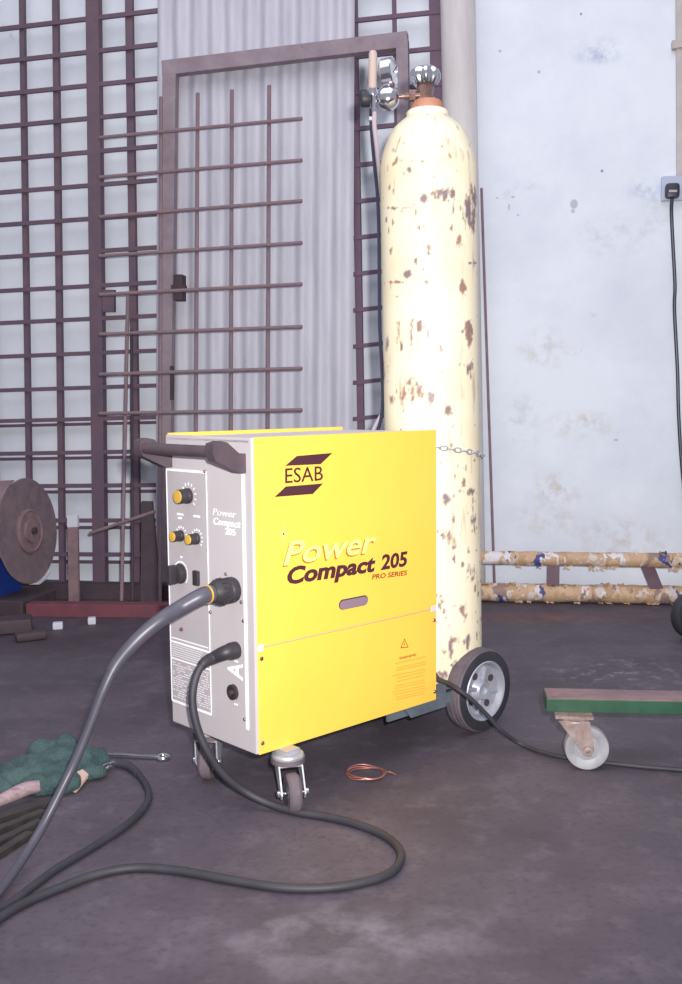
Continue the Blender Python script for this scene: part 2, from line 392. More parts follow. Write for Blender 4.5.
# ------------------------------------------------------------------ rebar mesh leaning in front of it
rm = thing('reinforcing_mesh', 'welded rebar mesh of round bars leaning in front of gate frame', 'steel mesh', wl(210, 600, .43)); rm.location.z = 0
LP = lambda x, y: lean(x, y, .43, math.radians(6.5))
for x, y0, xb in ((161, 97, 160), (197.8, 93, 195), (232, 90, 230.5), (269.3, 85.5, 267)):
    b = LP(xb, 618)
    if b.z < .008:
        a_ = LP(x, y0); b = a_+(b-a_)*((a_.z-.008)/(a_.z-b.z))
    MB().tube([LP(x, y0), b], .0072, 8).build('upright_bar', 'rebar', rm)
for y0, y1 in ((138.5, 119.5), (178, 161), (217.5, 201.5), (256.5, 243.3), (295, 284.5), (334.5, 327), (374.5, 368.5), (413.5, 410)):
    MB().tube([LP(101, y0)+WN*.013, LP(303, y1)+WN*.013], .0072, 8).build('cross_bar', 'rebar', rm)

# ------------------------------------------------------------------ rods, flat bar and plate leaning at the left
a, b = fl(-60, 599), fl(250, 601); dv = (b-a).normalized(); pv = V((-dv.y, dv.x, 0))
tag(MB().box((a+b)/2+pv*.03+Z*.031, ((b-a).length, .06, .062), (dv, pv, Z), bev=.003).build('steel_channel', 'dark'), 'dark steel channel lying on floor along the grille foot behind red beam', 'beam')
def rod(name, p0, p1, o0, o1, r, label, m='rebar'):
    a = wl(*p0, o0); b = fl(p1[0], 601, r) if 596 < p1[1] < 598 else wl(*p1, o1)
    return tag(MB().tube([a, b], r, 8).build(name, m), label, 'rod', None)
rod('steel_rod', (128, 296), (121.5, 597), .11, .22, .0075, 'thin steel rod leaning upright, leftmost of the rods left of the gate frame')
rod('steel_rod', (131.5, 330), (132.5, 597), .11, .24, .006, 'thin dark rod leaning upright just left of the dark plate at grille foot', 'dark')
rod('steel_rod', (89.5, 533.5), (155, 511.5), .43, .43, .0065, 'short rusty rod lying aslant in front of the grille foot', 'rust')
rod('steel_rod', (481.5, 188), (495, 598), .05, .1, .005, 'tall thin rusty rod leaning beside the grey pipe by white wall', 'rust')
fb = MB(); b = fl(74.5, 602.6); a = at(73, 516, b.y+.06); fb.bar(a, V((b.x, b.y, .004)), .043, .012)
fbo = fb.build('flat_bar', 'rust'); tag(fbo, 'wide rusty flat bar standing upright beside the cutting disc', 'steel bar')
MB().bar(a+Z*.002, a.lerp(b, .13), .0445, .0135).build('bare_end', 'grit', fbo)
dp = MB(); b = fl(150, 603.2); a = at(148, 501, b.y+.1)
dp.prism([a-WD*.022, a+WD*.022, V((b.x, b.y, 0))+WD*.05, V((b.x, b.y, 0))-WD*.035], WN*.012)
tag(dp.build('steel_plate', 'dark'), 'dark tapered steel plate leaning at grille foot left of yellow machine', 'steel plate')

# red beam on the floor with two pale scraps under its edge
a, b = fl(26, 617), fl(250, 619)
rb = MB(); dv = (b-a).normalized(); pv = V((-dv.y, dv.x, 0))
rb.box((a+b)/2+Z*.024+pv*.03, ((b-a).length, .06, .048), (dv, pv, Z), bev=.003)
tag(rb.build('steel_beam', 'red'), 'red painted steel beam lying on floor below the grille', 'beam')
for (x, y, w, l_) in ((58, 629, .034, 'left'), (92, 624, .028, 'right')):
    c = fl(x, y); MB_ = MB().box(c+Z*.012, (w, .03, .024), (V((.98, .2, 0)), V((-.2, .98, 0)), Z), bev=.004)
    tag(MB_.build('metal_offcut', 'grit'), f'small pale metal offcut on floor before red beam, {l_} one of two', 'offcut')

# disc cutter
DC = at(28, 531, 3.74); dn = V((.965, -.255, .06)).normalized()
dc = thing('disc_cutter', 'abrasive disc cutter with worn brown disc and blue motor at left edge', 'power tool', (DC.x, DC.y, 0))
MB().lathe([(.03, -.004), (.195, -.004), (.198, 0), (.195, .004), (.03, .004)], DC, dn, 64).build('disc', 'disc', dc)
fo = MB().lathe([(.02, .004), (.083, .004), (.083, .012), (.075, .016), (.07, .012), (.045, .012), (.043, .02), (.02, .022)], DC, dn, 48).build('flange', 'rust', dc)
MB().lathe([(.014, .02), (.014, .034), (.0, .034)], DC, dn, 6).build('arbor_nut', 'dark', fo)
gx, gy, _ = frame_of(dn)
gd = MB(); th0 = None
arc = []
for i in range(33):
    t = math.radians(205+125*i/32)
    arc.append(t)
def rp(t, r, h):                        # polar point in the disc's plane, 0 = sideways right, 90 = up
    sx = Z.cross(dn).normalized(); sy = dn.cross(sx); return DC+(sx*math.cos(t)+sy*math.sin(t))*r+dn*h
vs = []; 
for i in range(41):
    t = math.radians(110+90*i/40)
    for r, h in ((.205, -.05), (.205, .008), (.209, .008), (.209, -.05)): vs.append(rp(t, r, h))
fs = [[i*4+k, i*4+(k+1) % 4, (i+1)*4+(k+1) % 4, (i+1)*4+k] for i in range(40) for k in range(4)]+[[0, 1, 2, 3], [163, 162, 161, 160]]
MB().add(vs, fs).build('blade_guard', 'rust', dc)
MB().lathe([(.05, -.3), (.075, -.28), (.078, -.06), (.06, -.03), (.02, -.02), (.02, 0)], DC, dn, 32).build('motor', 'blue', dc)
c0 = V((DC.x, DC.y, 0))-V((dn.x, dn.y, 0))*.19
xd = V((dn.x, dn.y, 0)).normalized(); yd = V((-xd.y, xd.x, 0))
MB().box(c0+Z*.13, (.2, .19, .2), (xd, yd, Z), bev=.012).build('stand', 'blue', dc)
MB().box(V((DC.x, DC.y, .03))-xd*.14, (.36, .24, .06), (xd, yd, Z), bev=.008).build('base', 'dark', dc)
cr = MB(); vs = []
for i in range(13):
    t = math.radians(-84+26*i/12)
    for r, h in ((.2, -.03), (.2, .012), (.207, .012), (.207, -.03)): vs.append(rp(t, r, h))
fs = [[i*4+k, i*4+(k+1) % 4, (i+1)*4+(k+1) % 4, (i+1)*4+k] for i in range(12) for k in range(4)]+[[0, 1, 2, 3], [51, 50, 49, 48]]
cr.add(vs, fs).build('spark_deflector', 'grit', dc)
# dark clutter on floor at the left edge
for (x, y, w, d_, h, rz, lab) in ((8, 632, .16, .1, .05, .3, 'dark steel block on floor at left edge under the disc cutter'), (31, 640, .1, .045, .03, .5, 'small dark steel offcut lying on floor below the left end of red beam')):
    c = fl(x, y); cx_ = V((math.cos(rz), math.sin(rz), 0)); cy_ = V((-math.sin(rz), math.cos(rz), 0))
    tag(MB().box(c+Z*h/2, (w, d_, h), (cx_, cy_, Z), bev=.01).build('steel_offcut', 'dark'), lab, 'offcut')

# ------------------------------------------------------------------ grey pipe on the wall
a, b = wl(457, -40, .07), wl(469, 596, .07)
pp = MB(); b.z = 0; pp.tube([b, b+(a-b)*.5, a], .066, 32)
tag(pp.build('drain_pipe', 'pipe'), 'broad pale grey vertical pipe on wall behind the gas cylinder', 'pipe')

# ------------------------------------------------------------------ socket, plug and cord
c = wl(673.5, 188.5, .012)
so = MB().box(c, (.088, .024, .09), (WD, -WN, Z), bev=.004).build('wall_socket', 'socket')
tag(so, 'grey wall socket at right edge holding a black plug', 'socket')
ps = thing('power_plug', 'black plug with long black cord hanging from the wall socket', 'plug', wl(672.5, 192, .03))
pb = wl(672.3, 191, .042)
MB().box(pb, (.052, .036, .056), (WD, -WN, Z), bev=.012).build('plug_body', 'plug', ps)
MB().bar(wl(669, 191, .061), wl(677, 191, .061), .008, .003).build('grip_mark', 'tube', ps)
cd = [wl(x, y, o) for x, y, o in ((672.3, 197, .045), (671.5, 212, .05), (673, 245, .04), (675, 285, .03), (674.5, 310, .03), (677.5, 370, .03), (678.5, 410, .03), (681, 455, .03), (685, 500, .03), (690, 560, .04))]
e = cd[-1].copy(); cd.append(V((e.x+.03, e.y-.01, .02))); cd.append(V((e.x+.2, e.y-.05, .007)))
MB().tube(spline(cd, 6), .0065, 10).build('cord', 'plug', ps)

# ------------------------------------------------------------------ frame with paper-wrapped rails
lf = thing('wrapped_rail_frame', 'low steel frame with rails wrapped in torn tan paper along wall', 'rail frame', fl(580, 603))
def wrapped(p, q, r, seed, name='rail'):
    n = 90; pts = [p.lerp(q, i/(n-1)) for i in range(n)]; seg = 20; d = (q-p).normalized(); x, y, _ = frame_of(d); vs = []
    for i, c in enumerate(pts):
        for k in range(seg):
            a = 2*PI*k/seg; rr = r*(1+.11*N.noise(V((i*.22+seed, math.cos(a)*1.4, math.sin(a)*1.4)))+.05*N.noise(V((i*.9, math.cos(a)*4, math.sin(a)*4+seed))))
            vs.append(c+(x*math.cos(a)+y*math.sin(a))*rr)
    fs = [[i*seg+k, i*seg+(k+1) % seg, (i+1)*seg+(k+1) % seg, (i+1)*seg+k] for i in range(n-1) for k in range(seg)]+[list(range(seg))[::-1], [(n-1)*seg+k for k in range(seg)]]
    return MB().add(vs, fs).build(name, 'paper', lf)
rr = .034
def on(x, y, d): return at(x, y, d)
la, lb = fl(455, 601), fl(760, 606); la.z = lb.z = .0375
ua, ub = wl(455, 557.5, .168), wl(760, 561.5, .168)
wrapped(la, lb, rr, 1.3); wrapped(ua, ub, .0265, 7.7)
def on_line(p, q, x):
    lo, hi = 0., 1.
    for _ in range(40):
        m_ = (lo+hi)/2
        if pix(p.lerp(q, m_))[0] < x: lo = m_
        else: hi = m_
    return p.lerp(q, lo)
for xu, xl_ in ((553.5, 553), (645, 659)):
    MB().bar(on_line(ua, ub, xu), on_line(la, lb, xl_), .046, .03, bev=.002).build('crossbar', 'tape', lf)
fpm = random.Random(3)
for i in range(34):
    p, q, r = (la, lb, rr) if i % 5 < 3 else (ua, ub, .0265)
    c = p.lerp(q, fpm.uniform(.08, .78)); sgn = fpm.choice((1, -1, -1)); w = fpm.uniform(.015, .045); h = fpm.uniform(.008, .02)
    if q is lb and sgn < 0: h = min(h, .006)
    b0 = c+Z*(r*.86*sgn)-V((0, r*.5, 0)); tip = V((fpm.uniform(-.012, .012), -.008-fpm.random()*.008, sgn*h))
    dv_ = (q-p).normalized()
    MB().prism([b0-dv_*w/2, b0+dv_*w/2, b0+dv_*w*.3+tip, b0-dv_*w*.1+tip*.6, b0-dv_*w*.35+tip*.9], V((0, .0012, 0))).build('torn_flap', 'paper', lf)

# wheel standing at the right edge
wc = at(693, 617, 3.2); wr = .078; wc.z = wr
sw = thing('spare_wheel', 'dark rubber wheel standing on floor at right edge near wrapped rails', 'wheel', (wc.x, wc.y, 0))
def wheel(c, ax, r, w, parent, tyre='rubber', hub='hubgrey', name='tyre', hubname='hub', rh=.62, world=True):
    prof = [(r*rh, -w/2), (r*.86, -w/2), (r*.95, -w*.43), (r*.985, -w*.3), (r, -w*.1), (r, w*.1), (r*.985, w*.3), (r*.95, w*.43), (r*.86, w/2), (r*rh, w/2), (r*rh*.98, w*.3), (r*rh*.98, -w*.3), (r*rh, -w/2)]
    t = MB().lathe(prof, c, ax, 64, cap=False).build(name, tyre, parent, world=world)
    hp = [(0, -w*.5), (r*.16, -w*.5), (r*.16, -w*.2), (r*.42, -w*.12), (r*rh*.86, -w*.36), (r*rh*.97, -w*.44), (r*rh*.97, w*.44), (r*rh*.86, w*.36), (r*.42, w*.12), (r*.16, w*.2), (r*.16, w*.5), (0, w*.5)]
    h = MB().lathe(hp, c, ax, 48, cap=False).build(hubname, hub, parent, world=world)
    return t, h
wheel(wc, V((.35, -.93, 0)), wr, .04, sw)

# ------------------------------------------------------------------ green dolly beam
a, b = at(546.5, 700, 2.10), at(760, 702.5, 2.08); a.z = b.z = .141
gd_ = thing('dolly', 'green steel dolly beam on castor at right edge', 'dolly', (a.x+.1, a.y+.04, 0))
Ld = 1.0; dv = V((1, -.11, 0)).normalized(); b = a+dv*Ld; pv = V((-dv.y, dv.x, 0))
mbm = MB()
# channel section: top web and two flanges
mid = (a+b)/2
mbm.box(mid+pv*.039-Z*.014, (Ld, .078, .028), (dv, pv, Z), bev=.0015)
mbm.build('beam', 'green', gd_)
MB().box(mid+pv*.039+Z*.0008, (Ld-.004, .073, .002), (dv, pv, Z)).build('worn_top', 'rust', gd_)
def dolly_castor(pc, hx):
    r = .0465
    c = V((pc.x, pc.y, r)); ax = V((-.12, -.99, 0)).normalized(); px_ = V((ax.y, -ax.x, 0)); px_ = px_ if px_.x < 0 else -px_
    top = .113
    cs_ = MB(); plc = c+px_*.026
    cs_.box(V((plc.x, plc.y, top-.003))-ax*.016, (.078, .05, .006), (px_, ax, Z))
    cs_.lathe([(.024, 0), (.026, -.004), (.02, -.006)], V((plc.x, plc.y, top-.006)), (0, 0, 1), 24)
    root = cs_.build('castor', 'forkrust', gd_)
    for s in (1, -1):
        o = ax*(.02*s)
        pl = [V((plc.x, plc.y, top-.006))+px_*.034+o, V((plc.x, plc.y, top-.006))-px_*.03+o, c-px_*.014+Z*.0+o, c-px_*.008-Z*.014+o, c+px_*.008-Z*.012+o, c+px_*.014+o]
        MB().prism(pl, ax*(.003*s)).build('fork', 'forkrust', root)
    wt, wh = None, None
    MB().lathe([(.012, -.014), (r*.55, -.01), (r*.82, -.015), (r*.96, -.014), (r, -.008), (r, .008), (r*.96, .014), (r*.82, .015), (r*.55, .01), (.012, .014)], c, ax, 48).build('wheel', 'nylon', root)
    MB().lathe([(.009, .022), (.009, .03), (.004, .031), (.004, -.031), (.009, -.03), (.009, -.022)], c, ax, 12).build('axle_bolt', 'forkrust', root)
dolly_castor(fl(586, 768), 0)
dolly_castor(V((b.x-.09, b.y+.03, 0)), 0)

# ------------------------------------------------------------------ the welding machine
YAW, BX, BY, BZ = .7513, -.1643, 1.8568, HC-.6704
L, W, H = .5083, .2828, .60
TZ = BZ+H
dl = V((math.cos(YAW), math.sin(YAW), 0)); nl = V((-math.sin(YAW), math.cos(YAW), 0)); B0 = V((BX, BY, 0))
wm = thing('welding_machine', 'yellow and grey welding machine with dial panel on small castors', 'welding machine', B0, YAW)
def loc_(p): q = p-B0; return V((q.dot(dl), q.dot(nl), q.z))
def wld(p): return B0+dl*p[0]+nl*p[1]+Z*p[2]
def fr(x, y, o=0): return loc_(hit(x, y, B0-dl*o, dl))     # on the grey front, local
def sd(x, y, o=0): return loc_(hit(x, y, B0-nl*o, nl))     # on the near yellow side, local
def part(mb, name, m, parent=wm, angle=35): return mb.build(name, m, parent, world=False, angle=angle)
part(MB().bb(.012, L-.002, .004, W-.004, BZ+.004, TZ-.012), 'chassis', 'greyl')
part(MB().bb(0, .012, 0.0, W, BZ, TZ, bev=.003), 'front_panel', 'greyp')
part(MB().bb(.0, L-.004, .006, W-.003, TZ-.012, TZ-.004, bev=.002), 'top_cover', 'greyl')
seam = (sd(258, 650).z+sd(436, 606.5).z)/2
sc_ = MB().bb(.006, L, -.0022, .004, seam+.0012, TZ, bev=.0012)
side_cover = part(sc_, 'side_cover', 'yellow')
part(MB().bb(.006, L, -.0016, .004, BZ-.001, seam-.0012, bev=.0012), 'access_panel', 'yellow')
part(MB().bb(.006, L*.97, W-.004, W+.002, BZ, TZ+.003, bev=.001), 'far_side_cover', 'yellow')
part(MB().bb(L-.004, L, .003, W-.003, BZ, TZ-.004), 'rear_panel', 'greyp')
part(MB().bb(.007, .020, -.0027, .0, seam-.008, seam+.006, bev=.001), 'seam_clip', 'greyl')
part(MB().bb(L-.018, L-.001, -.0027, .0, seam-.006, seam+.008, bev=.001), 'seam_clip', 'greyl')
def screw(c, ax, name='screw', r=.0042, m='brass'):
    return part(MB().lathe([(r, 0), (r, .001), (r*.7, .0026), (0, .003)], c, ax, 14), name, m)
for x, y in ((261, 658.5), (262, 743), (433.5, 620), (434, 691.5)): p = sd(x, y); screw((p.x, -.0016, p.z), (0, -1, 0))
# grip slot
p0, p1 = sd(338, 603), sd(367, 601.5)
zc = (sd(341, 603.5).z+sd(364, 601).z)/2
def slot(mb, x0, x1, z0, h, y0, y1):
    r = h/2; pl = []
    for i in range(13): t = PI/2+PI*i/12; pl.append((x0+r+r*math.cos(t), y0, z0+r*math.sin(t)))
    for i in range(13): t = -PI/2+PI*i/12; pl.append((x1-r+r*math.cos(t), y0, z0+r*math.sin(t)))
    return mb.prism(pl, (0, y1-y0, 0))
part(slot(MB(), p0.x, p1.x, zc, .021, -.0032, -.002), 'grip_slot', 'textgrey' if 0 else 'handle')
part(slot(MB(), p0.x+.002, p1.x-.001, zc-.001, .0175, -.0036, -.003), 'grip_recess', 'recess')

# --- print on the yellow side
DG = bpy.context.evaluated_depsgraph_get
_cap = {}
def text_mesh(body, offset=0., shear=0., space=1.):
    cu = bpy.data.curves.new('t', 'FONT'); cu.body = body; cu.size = 1; cu.offset = offset; cu.shear = shear; cu.space_character = space; cu.resolution_u = 3
    o = bpy.data.objects.new('t', cu); COL.objects.link(o); bpy.context.view_layer.update()
    me = bpy.data.meshes.new_from_object(o.evaluated_get(DG()))
    vs = [v.co.copy() for v in me.vertices]; fs = [list(p.vertices) for p in me.polygons]
    bpy.data.objects.remove(o); bpy.data.curves.remove(cu); bpy.data.meshes.remove(me); return vs, fs
CAPH = max(v.y for v in text_mesh('E')[0])
def lettering(name, body, A_, B_, top, nrm, m, offset=0., shear=0., lift=.0004, parent=wm, world_up=None, cap=CAPH, space=1.):
    """body's baseline runs A_ -> B_, capitals reach `top` above A_; nrm is the face's outward normal"""
    vs, fs = text_mesh(body, offset, shear, space)
    x0 = min(v.x for v in vs); x1 = max(v.x for v in vs)
    A_, B_, top = V(A_), V(B_), V(top); ex = (B_-A_)/(x1-x0); ey = (top-A_)/cap; nrm = V(nrm)
    pts = [A_+ex*(v.x-x0)+ey*v.y+nrm*lift for v in vs]; n = len(pts)
    mb = MB(); mb.add(pts+[p-nrm*(lift*.9) for p in pts], fs+[[i+n for i in f][::-1] for f in fs], False)
    # side walls
    ec = {}
    for f in fs:
        for i in range(len(f)):
            a, b = f[i], f[(i+1) % len(f)]
            k = (min(a, b), max(a, b)); ec[k] = ec.get(k, 0)+1
    mb.add([], []); 
    for (a, b), c in ec.items():
        if c == 1: mb.f.append([a, b, b+n, a+n]); mb.fs.append(False)
    return mb.build(name, m, parent, world=False)
NS = (0, -1, 0); NF = (-1, 0, 0); YS = -.0022
def s4(x, y): q = sd(260+x/4.2625, 440+y/4.2625, .0022); return V((q.x, YS, q.z))
def poly_on(name, pts, m, nrm=NS, lift=.0005): return part(MB().prism(pts, V(nrm)*lift), name, m)
poly_on('logo_band', [s4(157, 68), s4(308, 55), s4(258, 103), s4(107, 110)], 'logo')
poly_on('logo_band', [s4(110, 198), s4(268, 185), s4(225, 230), s4(62, 243)], 'logo')
lettering('logo_lettering', 'ESAB', s4(107, 184), s4(268, 171), s4(107, 122), NS, 'logo', offset=.006)
def vert_top(A_, zt): return V((A_.x, A_.y, zt))
A_, B_ = s4(100, 534), s4(497, 474); tp = vert_top(A_, s4(112, 436).z)
sh = V((-.0028, 0, -.0022))
lettering('title_shadow', 'Power', A_+sh, B_+sh, tp+sh, NS, 'orange', offset=.018, shear=.28, lift=.0003)
lettering('title_lettering', 'Power', A_, B_, tp, NS, 'yellow2', offset=.012, shear=.28, lift=.0007)
A_, B_ = s4(116, 614), s4(492, 557); tp = vert_top(A_, s4(120, 546).z)
lettering('model_lettering', 'Compact', A_, B_, tp, NS, 'logo', offset=.04, shear=.2, lift=.0005)
A_, B_ = s4(515, 552), s4(628, 534); tp = vert_top(A_, s4(515, 493).z)
lettering('model_number', '205', A_, B_, tp, NS, 'logo', offset=.034, shear=.12, lift=.0005)
A_, B_ = s4(477, 594), s4(627, 575); tp = vert_top(A_, s4(477, 574).z)
lettering('series_lettering', 'PRO SERIES', A_, B_, tp, NS, 'redprint', offset=.022, shear=.15, lift=.0005)
st = MB(); c = s4(100, 400)
for k, ln in enumerate((.03, .011, .02, .012, .026, .011, .018, .012)):
    t = PI/2+k*PI/4; e = V((math.cos(t), 0, math.sin(t))); q = V((-e.z, 0, e.x))
    st.prism([c+q*.0012, c+e*ln, c-q*.0012], (0, -.0003, 0))
part(st, 'star_flare', 'yellow2'); part(MB().lathe([(.0022, 0), (.0022, .0007)], c, NS, 14), 'star_spot', 'logo')
def s8(x, y): q = sd(370+x/8.525, 620+y/8.525); return V((q.x, -.0016, q.z))
tri = [s8(255, 240), s8(290, 155), s8(322, 232)]; ctr = (tri[0]+tri[1]+tri[2])/3
wt = MB()
for i in range(3):
    a, b = tri[i], tri[(i+1) % 3]; wt.prism([a, b, b.lerp(ctr, .22), a.lerp(ctr, .22)], (0, -.0004, 0))
wt.bar(ctr+V((0, -.0003, .005)), ctr+V((0, -.0003, -.002)), .0012, .0004, V(NS)); wt.bar(ctr+V((0, -.0003, -.0032)), ctr+V((0, -.0003, -.0045)), .0013, .0004, V(NS))
part(wt, 'warning_triangle', 'redprint')
A_, B_ = s8(243, 338), s8(388, 302); lettering('warning_lettering', 'WARNING', A_, B_, vert_top(A_, s8(243, 318).z), NS, 'redprint', offset=.01)
M['faint'] = mat('faint_print', (228, 172, 66), .5)
wx = MB(); rn = random.Random(5)
for i, yy in enumerate((345, 385, 405, 450, 470, 500, 540, 560, 590, 610, 635, 655)):
    a, b = s8(185+rn.random()*40, yy+24), s8(455+rn.random()*20, yy-32); b.z = a.z+(b.z-a.z)
    wx.bar(a+V((0, -.0002, 0)), b+V((0, -.0002, 0)), .0022, .0004, V(NS))
part(wx, 'warning_text', 'faint')

# --- grey front: controls and print  (local y runs to the left)
def f1(x, y): q = fr(160+x/6.82, 450+y/6.82); return V((0, q.y, q.z))
def f2(x, y): q = fr(160+x/6.82, 550+y/6.82); return V((0, q.y, q.z))
def f3(x, y): q = fr(160+x/6.82, 640+y/6.82); return V((0, q.y, q.z))
cl, cr_ = f1(52, 400).y, f1(322, 400).y
ztop, zbot = f1(190, 143).z, f3(220, 458).z
part(MB().bb(-.0008, 0, cr_, cl, zbot, ztop), 'control_panel', 'ctrl')
def strip(mb, a, b, w): a = V(a); b = V(b); a.x = b.x = -.001; return mb.bar(a, b, w, .0008, V((-1, 0, 0)))
wlm = MB()
strip(wlm, (0, cl, ztop), (0, cr_, ztop), .005); strip(wlm, (0, cl, ztop), (0, cl, zbot), .0028); strip(wlm, (0, cr_, ztop), (0, cr_, zbot), .0022)
strip(wlm, (0, cl, zbot), (0, cr_, zbot), .005)
zt1 = f2(200, 655).z; zt2 = f3(210, 160).z
strip(wlm, (0, cl, zt1), (0, cr_, zt1), .004); strip(wlm, (0, cl, zt2), (0, cr_, zt2), .003); strip(wlm, (0, cl-.004, zt1+.008), (0, cr_+.006, zt1+.008), .0024)
part(wlm, 'border_lines', 'white')
ys = f1(572, 400).y
wst = MB(); strip(wst, (0, ys, f1(570, 165).z), (0, ys, f3(600, 612).z), .009); part(wst, 'edge_stripe', 'white')
tb = MB()
zz = zt2-.008
while zz > zbot+.006:
    y0 = cl-.006
    while y0 > cr_+.008:
        w = rn.uniform(.004, .012)
        if rn.random() < .8: strip(tb, (0, y0, zz), (0, max(y0-w, cr_+.005), zz), .0016)
        y0 -= w+.0035
    zz -= .0048
zz = zt1-.006
while zz > zt2+.004:
    strip(tb, (0, cl-.006, zz), (0, cr_+.02+rn.random()*.02, zz), .0014); zz -= .0046
part(tb, 'rating_table', 'textgrey')
def dial(c, r, hgt, tick, nt=11, cap='capyel'):
    kp = [(r, 0), (r, hgt*.25), (r*.92, hgt*.3), (r*.9, hgt*.96), (r*.84, hgt), (0, hgt)]
    k = part(MB().lathe(kp, (-.001, c.y, c.z), NF, 28), 'knob', 'black')
    if cap: part(MB().lathe([(r*.84, 0), (r*.82, .002), (0, .0028)], (-.001-hgt, c.y, c.z), NF, 28), 'knob_cap', cap, k)
    tm = MB()
    for i in range(nt):
        t = math.radians(-130+260*i/(nt-1)); e = V((0, math.sin(t), math.cos(t))); cc = V((-.001, c.y, c.z)); tm.bar(cc+e*(r+tick*.5), cc+e*(r+tick), .0022, .0008, V(NF))
    part(tm, 'dial_ticks', 'white')
dial(f1(198, 312), .0155, .026, .011)
dial(f1(148, 584), .0115, .021, .0085); dial(f1(255, 604), .0115, .021, .0085)
kc = f2(145, 160)
dial(kc, .0205, .015, .005, 30, None)
part(MB().bb(-.032, -.012, kc.y-.0055, kc.y+.0055, kc.z-.0195, kc.z+.0195, bev=.003), 'selector_grip', 'black')
sc2 = f2(258, 190); part(MB().bb(-.008, 0, sc2.y-.0085, sc2.y+.0085, sc2.z-.015, sc2.z+.015, bev=.002), 'rocker_switch', 'black')
c = f2(152, 540); part(MB().lathe([(.004, 0), (.004, .003), (.002, .005), (0, .0054)], (-.001, c.y, c.z), NF, 14), 'red_lamp', 'red')
lm = MB()
for (x, y, w) in ((140, 438, .022), (138, 464, .013), (252, 452, .022), (148, 40+690, .006)):
    c = f1(x, y); strip(lm, (0, c.y+w/2, c.z), (0, c.y-w/2, c.z), .0042)
part(lm, 'dial_captions', 'white')
for x, y, F_ in ((308, 147, f1), (346, 424, f2), (557, 355, f2), (572, 484, f2), (452, 163, f2), (580, 540, f3)): c = F_(x, y); screw((-.0005, c.y, c.z), NF, r=.0036)
# print: apex-left A beside the outlet, small model name
c = f3(455, 222); c2_ = f3(560, 222)
A_ = f3(556, 252); B_ = f3(560, 186); A2 = V((0, c2_.y, c2_.z-.016)); B2 = V((0, c2_.y, c2_.z+.016)); T2 = V((0, c2_.y+.044, c2_.z-.016))
lettering('outlet_letter', 'A', A2, B2, T2, NF, 'white', offset=.02, lift=.0008)
mk = MB()
for x, y in ((522, 145), (520, 438)): c = f3(x, y); strip(mk, (0, c.y+.005, c.z), (0, c.y-.005, c.z), .0035)
part(mk, 'outlet_marks', 'white')
a = f1(365, 505); b = f1(548, 533); zz = (a.z+b.z)/2
lettering('front_model_lettering', 'Compact', (0, a.y, zz), (0, b.y, zz), (0, a.y, zz+.013), NF, 'white', offset=.012, shear=.15, lift=.0008)
lettering('front_model_number', '205', (0, f1(445, 570).y, zz-.016), (0, f1(515, 570).y, zz-.016), (0, f1(445, 570).y, zz-.004), NF, 'white', offset=.01, lift=.0008)
lettering('front_title_lettering', 'Power', (0, f1(362, 480).y, zz+.018), (0, f1(520, 480).y, zz+.018), (0, f1(362, 480).y, zz+.031), NF, 'textgrey', offset=.0, shear=.15, lift=.0008)
c = f3(505, 353)
part(MB().lathe([(.015, 0), (.015, .006), (.011, .007), (.011, .002), (.0, .002)], (-.0005, c.y, c.z), NF, 28), 'outlet_socket', 'black')
part(MB().lathe([(.0045, 0), (.0045, .006), (0, .006)], (-.003, c.y, c.z), NF, 14), 'outlet_pin', 'brass')

# --- carrying handle
hz = TZ-.022; ho = -.060; hzb = hz+.005
yR, yL = .028, W-.012
for nm, yc in (('r', yR), ('l', yL)):
    zb = TZ-.05
    pl = [(-.0, 0, TZ-.030), (-.0, 0, TZ-.066), (-.014, 0, TZ-.066), (ho-.008, 0, hzb-.024), (ho-.015, 0, hzb-.01), (ho-.013, 0, hzb+.008), (ho+.004, 0, hzb+.012), (ho+.018, 0, hzb+.009), (-.014, 0, TZ-.030)]
    y0 = yc-.012
    bm_ = MB().prism([(p[0], y0, p[2]) for p in pl], (0, .024, 0))
    part(bm_, 'handle_arm', 'handle')
part(MB().tube([(ho-.002, yR+.01, hzb-.008), (ho-.002, yL-.01, hzb-.008)], .0112, 20), 'handle_grip', 'handle')

